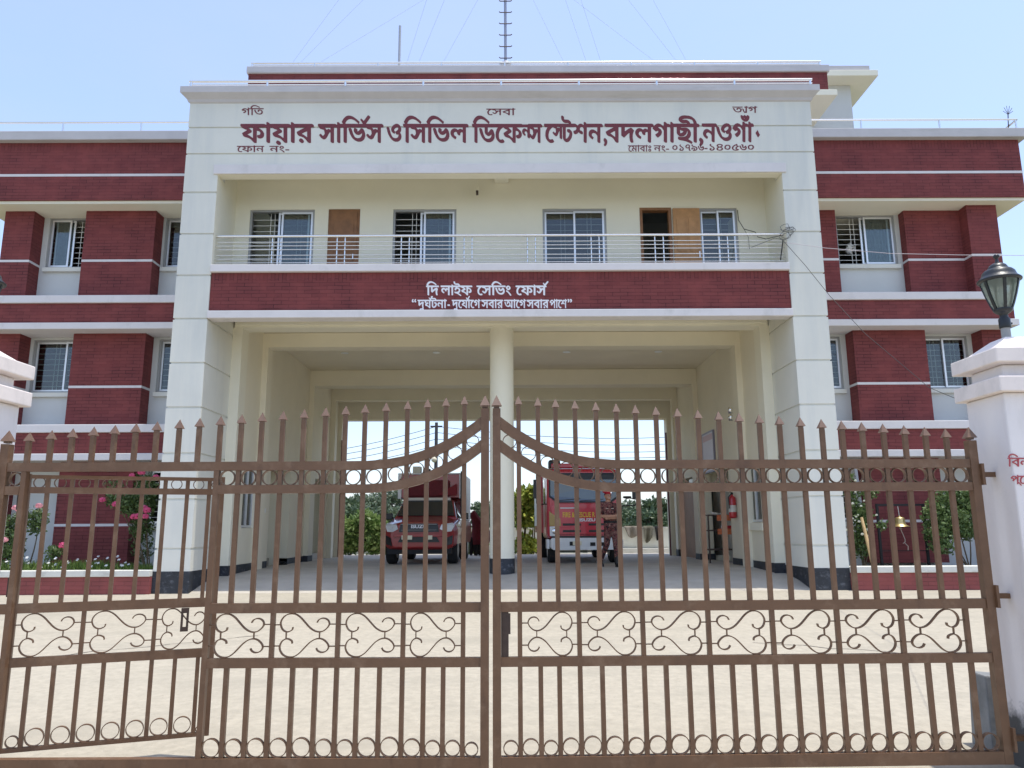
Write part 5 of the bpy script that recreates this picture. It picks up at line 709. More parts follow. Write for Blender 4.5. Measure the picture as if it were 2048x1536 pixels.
# grass and white flowers in the left planter
GRASS = leaf_mat('grass_green', (.10, .17, .025), (.20, .27, .06)); mb = MB()
for _ in range(5200):
    x = rng.uniform(-11.5, -6.75); y = rng.uniform(14.88, 16.3); h = rng.uniform(.10, .32)*(1.0 if x < -8 else .8); d = Vector((rng.normal()*.08, rng.normal()*.08, h)); e = Vector((rng.normal(), rng.normal(), 0)).normalized()*.011
    p = Vector((x, y, .655)); mb.add([p-e, p+e, p+d*.6+e*.7, p+d, p+d*.6-e*.7], [(0, 1, 2, 3, 4)])
tag(mb.build('grass', GRASS), kind='stuff')
PET = M('white_petals', (.75, .75, .70), .7); mb = MB()
for _ in range(46):
    x = rng.uniform(-10.5, -7.3); y = rng.uniform(14.9, 15.7); z = .655+rng.uniform(.16, .36); tl = rng.uniform(.5, 1.1)
    for k in range(6):
        q = k*math.pi/3+rng.uniform(0, .4); f = lambda r, a: (x+r*math.cos(a), y+r*math.sin(a)*math.cos(tl), z+r*math.sin(a)*math.sin(tl)); mb.quad((x, y, z), f(.022, q-.4), f(.034, q), f(.022, q+.4))
tag(mb.build('white_flower', PET), kind='stuff')

BARK = M('rose_stem', (.12, .085, .045), .8, var=.3, vscale=14)
ROSEL = leaf_mat('rose_leaf', (.045, .085, .022), (.15, .21, .075)); ROSEP = leaf_mat('rose_petal', (.62, .08, .20), (.75, .16, .30), .3); ROSEB = leaf_mat('pale_rose_petal', (.70, .30, .34), (.80, .45, .50), .3)
def bush(name, label, base, stems, clumps, lm, cat='bush', leaf=.062, group=None, flowers=(), fm=None, stem_r=.014, fr=(.055, .08), fname='rose'):
    t = wthing(name, label, cat, base, group); base = Vector(base); s = MB()
    for tip, bend in stems:
        tip = Vector(tip); m = (base+tip)/2+Vector(bend); P = [base*(1-u)**2+m*2*u*(1-u)+tip*u*u for u in np.linspace(0, 1, 9)]
        s.tube(P, [stem_r*(1.25-.85*u) for u in np.linspace(0, 1, 9)], 6)
    s.build('stem', BARK, t); f = MB()
    for c, rad, n in clumps: leaves(f, clump(c, rad, n, .25), leaf, .25)
    f.build('foliage', lm, t)
    for c in flowers:
        fl = MB(); c = Vector(c); rr = rng.uniform(*fr)
        for lat, cnt, open_ in ((75, 4, .55), (45, 6, .8), (15, 7, 1.0), (-20, 6, 1.05)):
            for k in range(cnt):
                q = 2*math.pi*(k+rng.uniform(0, .5))/cnt; la = R(lat+rng.uniform(-8, 8)); d = Vector((math.cos(q)*math.cos(la), math.sin(q)*math.cos(la), math.sin(la))); e = Vector((-math.sin(q), math.cos(q), 0)); u = d.cross(e)
                if u.z < 0: u = -u
                o = c+d*rr*open_*.8; w = rr*.55
                fl.add([o-u*w*.7, o+e*w*.8-u*w*.1, o+e*w*.5+u*w*.7+d*w*.25, o+u*w*.85+d*w*.2, o-e*w*.5+u*w*.7+d*w*.25, o-e*w*.8-u*w*.1], [(0, 1, 2, 3, 4, 5)])
        fl.build(fname, fm or ROSEP, t)
    return t
A = lambda px, py, Y: tuple(at(px, py, Y))
bush('rose_bush', 'leafy rose bush at the far left with pale pink blooms on tall stems', (-9.5, 15.5, .65),
     [(A(78, 1018, 15.4), (.15, 0, 0)), (A(32, 1020, 15.4), (-.05, 0, 0)), (A(15, 1060, 15.4), (-.1, 0, 0)), (A(8, 1085, 15.3), (0, 0, 0))],
     [(A(28, 1052, 15.4), (.24, .2, .24), 600), (A(74, 1042, 15.4), (.20, .17, .28), 620), (A(10, 1085, 15.3), (.38, .25, .34), 1100), (A(50, 1030, 15.4), (.07, .1, .2), 90), (A(24, 1105, 15.2), (.25, .2, .2), 300)],
     ROSEL, flowers=[A(31, 1016, 15.25), A(78, 1012, 15.25), A(37, 1019, 15.2), A(9, 1080, 15.0)], fm=ROSEB)
bush('rose_bush', 'tall rose bush with bright pink blooms against the left portal leg', (-7.15, 15.6, .65),
     [(A(262, 1000, 15.5), (-.1, 0, .2)), (A(285, 1010, 15.5), (.05, 0, .1)), (A(235, 1000, 15.5), (-.1, 0, .3)), (A(292, 1085, 15.5), (.1, 0, 0)), (A(290, 960, 15.5), (0, 0, .2))],
     [(A(228, 1000, 15.4), (.20, .2, .14), 330), (A(262, 1008, 15.4), (.32, .25, .24), 1300), (A(290, 1000, 15.6), (.24, .25, .40), 1300), (A(290, 965, 15.6), (.25, .2, .18), 480), (A(283, 1055, 15.6), (.25, .22, .25), 800), (A(232, 968, 15.6), (.25, .2, .12), 130), (A(285, 1095, 15.7), (.25, .2, .3), 300)],
     ROSEL, flowers=[A(232, 1009, 15.1), A(276, 1033, 15.1), A(294, 1021, 15.1), A(268, 1034, 15.1), A(283, 945, 15.3), A(312, 955, 15.3), A(264, 952, 15.3), A(291, 1033, 15.1), A(205, 1000, 15.2), A(288, 1017, 15.15)])
bush('rose_bush', 'low rose sprig with one pink bloom above the grass', (-8.85, 15.3, .65), [(A(125, 1092, 15.2), (.02, 0, .05)), (A(105, 1105, 15.2), (-.05, 0, 0))],
     [(A(112, 1102, 15.2), (.18, .15, .10), 160), (A(102, 1112, 15.2), (.12, .12, .1), 90)], ROSEL, flowers=[A(125, 1091, 15.1)])
JAS = leaf_mat('shrub_leaf', (.05, .095, .025), (.17, .24, .085))
WB = leaf_mat('white_blossom', (.6, .62, .52), (.78, .78, .7), .2)
bush('shrub', 'thin shrub with white blossoms between the portal leg and the bell frame', (7.0, 15.6, .65), [(A(1725, 1000, 15.6), (0, 0, .1)), (A(1735, 1030, 15.6), (.1, 0, 0)), (A(1705, 980, 15.6), (-.05, 0, .1))],
     [(A(1728, 1040, 15.5), (.18, .2, .34), 1000), (A(1738, 985, 15.5), (.22, .2, .14), 260), (A(1706, 1000, 15.6), (.12, .15, .6), 600), (A(1722, 1085, 15.6), (.20, .2, .32), 800), (A(1764, 1052, 15.3), (.10, .1, .10), 80)],
     JAS, flowers=[A(1711, 961, 15.3), A(1725, 962, 15.3), A(1716, 1030, 15.3), A(1722, 1012, 15.3), A(1768, 1056, 15.2), A(1693, 1060, 15.3), A(1753, 1030, 15.3)]+[A(rng.uniform(1700, 1745), rng.uniform(975, 1075), 15.3) for _ in range(16)], fm=WB, fr=(.018, .032), fname='blossom')
bush('shrub', 'dense green shrub to the right of the bell', (9.1, 15.6, .65), [(A(1900, 1000, 15.6), (0, 0, .1)), (A(1870, 1030, 15.6), (-.1, 0, 0)), (A(1930, 1020, 15.6), (.1, 0, 0)), (A(1890, 1050, 15.6), (0, 0, 0))],
     [(A(1905, 1010, 15.6), (.50, .35, .33), 2600), (A(1870, 1035, 15.5), (.25, .3, .3), 900), (A(1935, 1040, 15.6), (.30, .3, .36), 1100), (A(1886, 1095, 15.3), (.28, .2, .13), 330), (A(1925, 985, 15.6), (.3, .3, .2), 700), (A(1925, 1030, 15.2), (.12, .1, .10), 120), (A(1905, 1050, 15.5), (.36, .3, .26), 1500), (A(1875, 1068, 15.4), (.28, .25, .25), 900), (A(1932, 1062, 15.6), (.22, .25, .2), 600)], JAS)
# bell frame, bell, sticks
bf = wthing('bell_stand', 'black square steel frame standing in the right planter', 'stand', (7.92, 15.8, .65))
for x in (7.46, 8.40): MB().bar((x, 15.8, .64), (x, 15.8, 1.965), .045).build('post', BLKM, bf)
MB().bar((7.4825, 15.8, 1.942), (8.3775, 15.8, 1.942), .04).build('crossbar', BLKM, bf); MB().bar((7.4825, 15.8, 1.03), (8.3775, 15.8, 1.03), .016).build('crossbar', BLKM, bf)
BR = M('worn_brass', (.62, .46, .20), .34, .85, var=.2, vscale=18)
bl = wthing('bell', 'brass bell hanging on a wire in the black frame', 'bell', (7.90, 15.8, 1.53))
MB().lathe([(.02, 1.70), (.075, 1.695), (.092, 1.67), (.098, 1.62), (.105, 1.57), (.125, 1.54), (.175, 1.515), (.18, 1.505), (.16, 1.508), (.10, 1.54), (.08, 1.66)], (7.90, 15.8, 0), 32, cap=False).lathe([(.022, 1.70), (.026, 1.715), (.0, 1.73)], (7.9, 15.8, 0), 12).build('bell_body', BR, bl)
MB().tube([(7.885, 15.8, 1.92), (7.90, 15.8, 1.72)], .006, 5).build('hanging_wire', GRILLE, bl)
MB().tube([(7.90, 15.8, 1.53), (7.90, 15.8, 1.46)], [.008, .03], 8).tube([(7.90, 15.8, 1.46), (7.93, 15.78, 1.35), (7.97, 15.8, 1.25), (7.96, 15.8, 1.18), (8.02, 15.8, 1.12), (8.01, 15.8, 1.04)], .008, 5).tube([(7.98, 15.8, 1.22), (7.92, 15.8, 1.17)], .006, 5).build('clapper_rope', M('pale_rope', (.55, .45, .38), .9), bl)
tag(MB().tube([A(1723, 1035, 15.2), A(1746, 1128, 14.95)], [.028, .040], 8).build('wooden_stake', M('raw_bamboo', (.55, .38, .18), .7, var=.2, vscale=9)), 'pale yellow stake leaning in the shrub beside the bell frame', 'stake')
tag(MB().bar(A(1711, 935, 15.9), A(1722, 1015, 16.0), .055, .02).build('grey_plank', M('grey_board', (.36, .37, .40), .7)), 'grey plank leaning upright behind the white blossomed shrub', 'plank')

# ================================================================== cables at the balcony corner
c0 = Vector((XRi+.02, T-.03, 7.33))
cb = wthing('cable_bundle', 'tangled black cables tied at the right end of the balcony railing', 'cable', tuple(c0))
k = MB()
for j in range(6):
    a, b, ph = random.uniform(.05, .13), random.uniform(.04, .12), random.uniform(0, 6); cx, cz = random.uniform(-.08, .05), random.uniform(-.06, .12)
    k.tube([(c0.x+cx+a*math.cos(q)+.02*math.sin(3*q+ph), T-.03-.012*j+.01*math.sin(q), c0.z+cz+b*math.sin(q+.4)) for q in np.linspace(ph, ph+5.6, 22)], .0042, 5)
k.build('coil', WIRE, cb)
d = MB(); d.tube([A(1566, 480, T-.04), A(1561, 520, T-.03)], .012, 5); d.build('drop', WIRE, cb)
d = MB(); d.tube([A(1475, 420, BW-.02), A(1477, 440, BW-.03), A(1488, 458, BW-.25), A(1510, 464, T+.3), A(1516, 474, T+.2), A(1532, 478, T+.05), A(1548, 474, T-.02), A(1566, 470, T-.03)], .0075, 6)
d.tube([A(1488, 458, BW-.25), A(1497, 475, T+.1), A(1499, 498, T+.08)], .005, 5); d.tube([A(1502, 495, T+.05), A(1530, 484, T+.02), A(1550, 476, T-.02), A(1566, 480, T-.03)], .005, 5); d.build('feed_cable', WIRE, cb)
for px0, py0, px1, py1, lbl, sag in ((1568, 483, 1941, 812, 'black cable running down from the railing to behind the gate pillar', 0), ):
    p, q = at(px0, py0, T-.05), at(px1, py1, 5.6); P = [p+(q-p)*t for t in np.linspace(0, 1, 14)]
    P = [A(1568, 483, T-.06), A(1610, 530, 14.2), A(1660, 592, 13.6), A(1730, 667, 12.4), A(1858, 775, 9.0), A(1950, 813, 5.6)]
    tag(MB().tube(P, [.0062, .0058, .0055, .005, .0036, .0025], 5).build('cable', WIRE), lbl, 'cable')
P = [A(1570, 485, T-.06), A(1650, 496, 14.2), A(1780, 507, 13.8), A(1920, 510, 13.5), A(2060, 511, 13.2), A(2200, 508, 13)]
tag(MB().tube(P, .0055, 5).build('cable', M('pale_cable', (.45, .40, .42), .6)), 'thin pale cable stretched level from the railing past the right wing', 'cable')
# round net decoration in the right upper window
nm = MB(); c = at(1700, 497, 17.15)
for j in range(60):
    q = random.uniform(0, 6.28); r = .13*math.sqrt(random.random()); d = Vector((math.cos(q)*r, random.uniform(-.03, .03), math.sin(q)*r*1.1)); nm.tube([c+d, c+d*.4+Vector((random.uniform(-.05, .05), 0, random.uniform(-.05, .05))), c+Vector((random.uniform(-.06, .06), 0, random.uniform(-.08, .1)))], .004, 4)
tag(nm.build('wire_tangle', GRILLE), 'pale tangle of wire hanging in the right upper window grille', 'wire tangle')
# ================================================================== vehicles
RED = M('vehicle_red_paint', (.30, .018, .022), .28, coat=.6, var=.06, vscale=6)
REDT = M('truck_red_paint', (.56, .028, .05), .28, coat=.6, var=.05, vscale=4)
VWHITE = M('vehicle_white_paint', (.76, .77, .77), .45, var=.06, vscale=5)
TYRE = M('tyre_rubber', (.018, .018, .019), .85)
RIM = M('rim_steel', (.35, .35, .36), .4, .7)
CHROME = M('chrome', (.8, .8, .82), .12, 1)
WIND = M('windscreen_glass', (.012, .018, .026), .05, spec=.9, coat=.5)
WINDB = M('truck_windscreen', (.035, .06, .10), .06, spec=.9, coat=.5)
LENS = M('headlight_lens', (.70, .72, .73), .3, .1)
AMB = M('amber_lens', (.45, .30, .10), .2)
PLATE = M('number_plate', (.72, .68, .50), .5)
YEL = M('yellow_lettering', (.80, .52, .05), .5)
WTXT = M('silver_lettering', (.78, .78, .80), .35)

def wheel(p, x, y, r, w):
    t = bpy.data.objects.new('wheel', None)
    mb = MB(); prof = [(r*.62, -w/2), (r*.9, -w/2), (r, -w*.36), (r, w*.36), (r*.9, w/2), (r*.62, w/2)]; n = 32; V = []; Fs = []
    def turn(pr, mat, name, par):
        m = MB(); V = []
        for rr, xx in pr:
            for k in range(n): q = 2*math.pi*k/n; V.append((x+xx, y+rr*math.cos(q), r+rr*math.sin(q)))
        m.add(V, [(i*n+k, i*n+(k+1) % n, (i+1)*n+(k+1) % n, (i+1)*n+k) for i in range(len(pr)-1) for k in range(n)]+[tuple(range(n)), tuple((len(pr)-1)*n+k for k in range(n))], 0, False)
        return m.build(name, mat, par)
    ty = turn(prof, TYRE, 'wheel', p); turn([(r*.6, -w/2-.004), (r*.2, -w/2+.03), (r*.2, w/2-.03), (r*.6, w/2+.004)], RIM, 'rim', ty)
def mirror_pts(half): return half+[(-x, y, z) for x, y, z in reversed(half)]
def sec(y, pts): return [(x, y, z) for x, z in pts]+[(-x, y, z) for x, z in reversed(pts)]

P = thing('pickup_truck', 'dark red pickup truck with a tall white-sided red canopy on its bed', 'pickup truck', (-2.26, 19.42, .64), R(-1.5))
b = MB()
S_ = [(0.02, [(.30, .42), (.62, .42), (.70, .48), (.72, .66), (.70, .78), (.66, .92), (.40, 1.00)]),
      (.14, [(.45, .36), (.76, .38), (.84, .46), (.86, .66), (.85, .82), (.80, .97), (.45, 1.05)]),
      (.40, [(.5, .40), (.84, .42), (.91, .50), (.93, .70), (.925, .88), (.86, 1.01), (.5, 1.10)]),
      (1.15, [(.5, .40), (.84, .42), (.91, .50), (.93, .72), (.93, .95), (.88, 1.10), (.5, 1.20)]),
      (1.30, [(.5, .40), (.84, .42), (.91, .50), (.93, .72), (.93, .95), (.89, 1.14), (.5, 1.20)]),
      (4.9, [(.5, .40), (.84, .42), (.91, .50), (.93, .72), (.93, .95), (.89, 1.10), (.5, 1.12)])]
b.loft([sec(y, p) for y, p in S_], sm=False); b.build('body', RED, P, .025)
c = MB(); c.loft([sec(1.18, [(.4, 1.10), (.84, 1.10), (.80, 1.16), (.4, 1.19)]), sec(1.75, [(.4, 1.10), (.86, 1.10), (.68, 1.64), (.4, 1.67)]), sec(3.0, [(.4, 1.10), (.86, 1.10), (.68, 1.66), (.4, 1.69)]), sec(3.25, [(.4, 1.10), (.86, 1.10), (.72, 1.50), (.4, 1.55)])]); c.build('cab', RED, P, .02)
MB().slab([(-.76, 1.185, 1.21), (.76, 1.185, 1.21), (.645, 1.655, 1.615), (-.645, 1.655, 1.615)], (0, -.63, .55), .02).build('windscreen', WIND, P)
MB().slab([(-.62, 1.63, 1.63), (.62, 1.63, 1.63), (.60, 1.71, 1.69), (-.60, 1.71, 1.69)], (0, -.63, .55), .03).build('sun_visor_strip', GRILLE, P)
for s in (1, -1): MB().slab([(s*.842, 1.45, 1.16), (s*.842, 2.9, 1.16), (s*.70, 2.8, 1.58), (s*.70, 1.85, 1.58)], (s*.95, 0, .3), .015).build('side_window', WIND, P)
MB().slab([(-.50, -.005, .80), (.50, -.005, .80), (.46, .012, 1.005), (-.46, .012, 1.005)], (0, -1, 0), .012).build('grille', BLK, P)
MB().bar((-.45, -.03, .985), (.45, -.03, .985), .025).bar((-.44, -.03, .845), (.44, -.03, .845), .018).build('grille_bar', M('dark_chrome', (.12, .12, .13), .25, .8), P)
text('badge_lettering', 'ISUZU', .115, WTXT, P, (0, -.035, .895), bold=.004, sx=1.25)
for s in (1, -1):
    MB().slab([(s*.52, -.01, .87), (s*.66, .02, .80), (s*.80, .085, .81), (s*.865, .22, .95), (s*.82, .16, 1.025), (s*.56, .03, .98)], (0, -1, 0), .045).build('headlight', LENS, P)
    MB().slab([(s*.66, -.005, .46), (s*.82, .06, .50), (s*.84, .08, .72), (s*.70, .01, .66)], (0, -1, 0), .022).build('fog_light_recess', BLK, P)
MB().slab([(-.52, .0, .55), (.52, .0, .55), (.44, .0, .68), (-.44, .0, .68)], (0, -1, 0), .012).build('air_intake', BLK, P)
MB().slab([(-.64, -.005, .68), (.64, -.005, .68), (.60, -.005, .755), (-.60, -.005, .755)], (0, -1, 0), .04).build('bumper_bar', RED, P, .01)
for a, b in ((-.42, -.16), (.14, .34)): MB().box(a, b, -.058, -.047, .615, .715).build('number_plate', PLATE, P)
MB().box(-.8, .8, .12, .5, .26, .41).build('underguard', BLKM, P)
for s in (1, -1):
    mm = MB(); mm.box(*sorted((s*.92, s*1.11)), 1.42, 1.52, 1.12, 1.29).bar((s*.86, 1.47, 1.15), (s*.95, 1.47, 1.18), .04); mm.build('side_mirror', BLK, P, .02)
for x in (-.78, .78):
    for y in (.78, 3.85): wheel(P, x, y, .37, .25)
cn = MB(); cn.box(-.80, .80, 2.05, 2.15, 1.72, 2.36).box(-.86, .86, 3.25, 4.85, 1.12, 2.36); cn.build('canopy_front', RED, P, .01)
cn = MB()
for s in (1, -1): cn.box(*sorted((s*.801, s*.90)), 2.04, 4.86, 1.70, 2.40); cn.box(*sorted((s*.861, s*.90)), 3.25, 4.86, 1.12, 1.699)
cn.box(-.80, .80, 2.03, 4.86, 2.362, 2.40); cn.build('canopy_side', VWHITE, P, .008)
MB().box(-.70, .55, 1.95, 2.045, 1.74, 2.20).build('rolled_cover', M('dark_red_canvas', (.13, .012, .018), .8, var=.3, vscale=8), P, .08)
MB().slab([(.22, 1.93, 1.78), (.74, 1.93, 1.78), (.74, 1.93, 2.10)], (0, -1, 0), .03).build('canvas_flap', M('deep_red_canvas', (.18, .012, .018), .8), P)
MB().tube([(.87, 2.0, 1.2), (.87, 2.0, 2.44)], .025, 8).build('hose_pipe', BLK, P)
MB().box(-.52, -.30, 2.2, 2.5, 2.401, 2.60).build('siren_box', M('cream_box', (.6, .58, .48), .6), P, .01); MB().lathe([(.10, 2.401), (.12, 2.45), (.11, 2.53), (.05, 2.55)], (-.14, 2.35, 0), 16).build('siren_horn', BLK, P)

K = thing('fire_truck', 'bright red fire truck with white bumper and yellow FIRE & RESCUE lettering', 'fire truck', (1.90, 19.85, .64), R(.8))
def rrect(hw, z0, z1, r): 
    pts = [(hw-r*(1-math.cos(R(a))) , z0+r*(1-math.sin(R(a)))) for a in (90, 45, 0)]; pts = [(hw-r+r*math.sin(R(a)), z0+r-r*math.cos(R(a))) for a in (0, 30, 60, 90)]+[(hw-r+r*math.cos(R(a)), z1-r+r*math.sin(R(a))) for a in (0, 30, 60, 90)]; return pts
c = MB(); c.loft([sec(.06, rrect(.88, .62, 2.30, .16)), sec(.0, rrect(.84, .64, 1.50, .10)) if 0 else sec(.10, rrect(.945, .62, 2.36, .14)), sec(.32, rrect(.975, .60, 2.40, .12)), sec(1.65, rrect(.975, .60, 2.42, .10))]); c.build('cab', REDT, K, .02)
MB().slab([(-.80, .045, .72), (.80, .045, .72), (.86, .05, 1.40), (.80, .052, 1.50), (-.80, .052, 1.50), (-.86, .05, 1.40)], (0, -1, 0), .035).build('front_panel', REDT, K, .012)
MB().slab([(-.70, .04, 1.515), (.70, .04, 1.515), (.90, .06, 1.66), (.90, .06, 2.20), (.82, .075, 2.28), (-.82, .075, 2.28), (-.90, .06, 2.20), (-.90, .06, 1.66)], (0, -1, 0), .014).build('windscreen_surround', BLK, K)
MB().slab([(-.66, .024, 1.55), (.66, .024, 1.55), (.86, .044, 1.69), (.86, .05, 2.10), (-.86, .05, 2.10), (-.86, .044, 1.69)], (0, -1, 0), .010).build('windscreen', WINDB, K)
MB().bar((-.1, .01, 1.56), (.50, .005, 1.60), .014).bar((-.75, .0, 1.56), (-.1, .005, 1.62), .014).build('wiper', BLK, K)
for s in (1, -1):
    MB().slab([(s*.978, .35, 1.50), (s*.978, 1.35, 1.50), (s*.978, 1.35, 2.15), (s*.978, .45, 2.15)], (s, 0, 0), .008).build('side_window', WIND, K)
    MB().slab([(s*.60, .035, .93), (s*.90, .045, .93), (s*.90, .045, 1.30), (s*.72, .038, 1.16), (s*.62, .035, 1.12)], (0, -1, 0), .034).build('amber_corner_light', AMB, K)
    MB().slab([(s*.64, .03, .68), (s*.89, .05, .68), (s*.89, .05, .92), (s*.66, .03, .92)], (0, -1, 0), .034).build('headlight', LENS, K)
    MB().lathe([(.075, 0), (.06, .012), (.02, .015)], n=16).build('headlight_bulb', CHROME, K).matrix_local = Matrix.Translation((s*.76, -.004, .80)) @ Matrix.Rotation(R(90), 4, 'X')
for z in (.965, .80): MB().box(-.56, -.10, .0, .009, z-.028, z+.028).box(.10, .56, .0, .009, z-.028, z+.028).build('air_slot', BLK, K)
MB().box(-.85, .85, .01, .12, .585, .68).build('lower_band', BLK, K)
MB().loft([sec(.06, [(.5, .36), (.86, .36), (.90, .42), (.90, .57), (.86, .60), (.5, .60)]), sec(-.06, [(.5, .33), (.80, .33), (.86, .38), (.87, .60), (.84, .635), (.5, .635)])]).box(-.97, -.901, .02, .5, .36, .60).box(.901, .97, .02, .5, .36, .60).build('bumper', VWHITE, K, .012)
MB().box(-.40, -.20, -.069, -.062, .44, .54).box(.12, .25, -.069, -.062, .43, .52).box(.36, .49, -.069, -.062, .43, .52).build('bumper_opening', BLKM, K)
MB().box(-.32, -.10, -.082, -.070, .45, .55).build('number_plate', PLATE, K)
for s in (1, -1): MB().box(*sorted((s*.62, s*.80)), -.072, -.062, .44, .53).build('fog_light', LENS, K)
yl = text('yellow_lettering', 'FIRE & RESCUE R', .175, YEL, K, (-.15, .006, 1.15), bold=.004)
yl.scale.x = .82/yl.dimensions.x
bl2 = text('badge_lettering', 'ISUZU', .10, WTXT, K, (.07, .006, 1.045), bold=.004)
bl2.scale.x = .40/bl2.dimensions.x
MB().box(-.62, -.22, .004, .009, 1.365, 1.392).build('white_strip', VWHITE, K)
for s in (1, -1):
    m = MB()
    if s > 0: m.tube([(.95, .12, 1.43), (1.28, -.05, 1.43), (1.34, -.08, 1.50), (1.34, -.08, 1.95)], .018, 6).box(1.22, 1.39, -.13, -.06, 1.60, 2.00); m.lathe([(.02, -.03), (.115, 0), (.10, .04)], (1.10, -.02, 1.63), 14); m.tube([(1.10, -.03, 1.63), (1.34, -.06, 1.58)], .012, 6)
    else: m.tube([(-.95, .12, 1.48), (-1.18, .0, 1.48), (-1.22, -.02, 1.5), (-1.22, -.02, 2.3)], .016, 6).box(-1.30, -1.15, -.06, -.01, 1.62, 2.1)
    m.build('mirror', BLK, K, .01)
MB().box(-.80, .72, .5, .8, 2.43, 2.56).build('light_bar', REDT, K, .03); MB().box(.73, .90, .5, .8, 2.43, 2.54).build('light_bar_end', VWHITE, K, .02)
MB().box(-.86, -.55, .55, .95, 2.43, 2.66).build('roof_spotlight', BLK, K, .05)
MB().box(-1.02, 1.02, 1.75, 5.4, .75, 2.30).build('body', REDT, K, .02)
for s in (1, -1): MB().box(*sorted((s*1.021, s*1.035)), 1.85, 5.3, .95, 2.15).build('locker_shutter', ALU, K)
MB().box(-1.0, 1.0, 1.8, 5.3, 2.301, 2.42).build('roof_rack', ALU, K, .01); MB().box(-.95, .95, 2.5, 4.9, 2.43, 2.52).build('ladder', ALU, K)
MB().box(-.45, .45, .3, 5.2, .38, .60).box(-.80, .80, 1.1, 1.2, .25, .29).build('chassis', BLKM, K)
for x in (-.80, .80):
    for y in (.62, 4.2): wheel(K, x, y, .39, .24)

# ================================================================== people
def camo_mat():
    m = bpy.data.materials.new('red_brown_camouflage'); m.use_nodes = True; n = m.node_tree.nodes; L = m.node_tree.links; b = n['Principled BSDF']; b.inputs['Roughness'].default_value = .9
    g = n.new('ShaderNodeNewGeometry'); v = n.new('ShaderNodeTexNoise'); v.inputs['Scale'].default_value = 16; v.inputs['Detail'].default_value = 2; L.new(g.outputs['Position'], v.inputs['Vector'])
    r = n.new('ShaderNodeValToRGB'); r.color_ramp.interpolation = 'CONSTANT'; e = r.color_ramp.elements; e[0].color = (.022, .012, .012, 1); e[1].position = .42; e[1].color = (.19, .05, .045, 1)
    for p, c in ((.50, (.06, .035, .03, 1)), (.56, (.30, .16, .12, 1)), (.62, (.12, .03, .03, 1))): x = e.new(p); x.color = c
    L.new(v.outputs['Fac'], r.inputs[0]); L.new(r.outputs[0], b.inputs['Base Color']); return m
CAMO = camo_mat(); SKIN = M('brown_skin', (.44, .225, .14), .5)
person = thing('person', 'person in red camouflage uniform and red beret, arms folded, before the fire truck', 'person', (2.36, 17.95, .64), R(14))
def limb(mb, pts, rs, n=12, sq=1.0):
    P = [Vector(p) for p in pts]; Q = []; rr = []
    for i in range(len(P)-1):
        for t in (0, .25, .5, .75): Q.append(P[i].lerp(P[i+1], t)); rr.append(rs[i]+(rs[i+1]-rs[i])*t)
    Q.append(P[-1]); rr.append(rs[-1]); mb.tube(Q, rr, n)
    for p, r in ((Q[0], rr[0]), (Q[-1], rr[-1])): mb.lathe([(r*math.cos(R(a)), r*math.sin(R(a))) for a in (-80, -50, -20, 0, 20, 50, 80)], p, n)
bm_ = MB()
def ell(mb, c, rx, ry, rz, n=16): 
    V = []; c = Vector(c); A_ = [-88, -65, -40, -15, 15, 40, 65, 88]
    for a in A_:
        for k in range(n): q = 2*math.pi*k/n; V.append(c+Vector((rx*math.cos(R(a))*math.cos(q), ry*math.cos(R(a))*math.sin(q), rz*math.sin(R(a)))))
    mb.add(V, [(i*n+k, i*n+(k+1) % n, (i+1)*n+(k+1) % n, (i+1)*n+k) for i in range(len(A_)-1) for k in range(n)]+[tuple(range(n))[::-1], tuple((len(A_)-1)*n+k for k in range(n))])
ox = -.10                                                             # torso leans over the straight leg
def torso(mb):
    secs = []
    for z, w, d, x in ((.86, .15, .10, -.03), (.93, .172, .115, -.04), (1.00, .158, .11, -.05), (1.10, .155, .108, -.07), (1.22, .178, .12, -.085), (1.33, .195, .12, -.10), (1.40, .185, .10, -.10), (1.45, .11, .075, -.10), (1.475, .062, .062, -.10)):
        secs.append([(x+w*math.cos(q)*(1), d*math.sin(q), z) for q in np.linspace(0, 2*math.pi, 21)[:-1]])
    mb.loft(secs)
torso(bm_)
limb(bm_, [(.045, 0, .90), (.06, -.01, .50), (.085, 0, .10)], [.098, .068, .050])             # straight leg
limb(bm_, [(-.11, 0, .90), (-.12, .10, .50), (-.20, .34, .11)], [.098, .068, .050])            # leg set back
limb(bm_, [(.075, 0, 1.38), (.155, .00, 1.13), (-.02, -.17, 1.10), (-.13, -.18, 1.095)], [.062, .048, .040, .032])
limb(bm_, [(-.275, 0, 1.38), (-.345, -.02, 1.14), (-.18, -.20, 1.13), (-.02, -.20, 1.14)], [.062, .048, .040, .032])
limb(bm_, [(-.10, 0, 1.44), (-.10, -.012, 1.54)], [.058, .052])
ell(bm_, (-.10, -.015, 1.595), .074, .094, .108); ell(bm_, (-.10, -.05, 1.545), .052, .055, .045); ell(bm_, (-.10, -.112, 1.578), .013, .018, .022)
for s in (1, -1): ell(bm_, (-.10+s*.076, .0, 1.59), .012, .02, .03, 8)
for hx, hy, hz, sg in ((-.155, -.185, 1.095, -1), (.01, -.20, 1.145, 1)):                            # palms, four fingers and a thumb each
    ell(bm_, (hx, hy, hz), .042, .022, .038, 10)
    for f, ln in enumerate((.055, .062, .058, .046)):
        z = hz+.026-.018*f; limb(bm_, [(hx+sg*.03, hy-.004, z), (hx+sg*(.03+ln*.5), hy-.008, z-.002), (hx+sg*(.03+ln), hy+.012, z-.008)], [.0095, .009, .0075], 7)
    limb(bm_, [(hx+sg*.005, hy-.012, hz+.03), (hx+sg*.03, hy-.022, hz+.052)], [.011, .009], 7)
raw = bm_.build('body_raw', SKIN)
md = raw.modifiers.new('r', 'REMESH'); md.mode = 'VOXEL'; md.voxel_size = .0085; md.use_smooth_shade = True
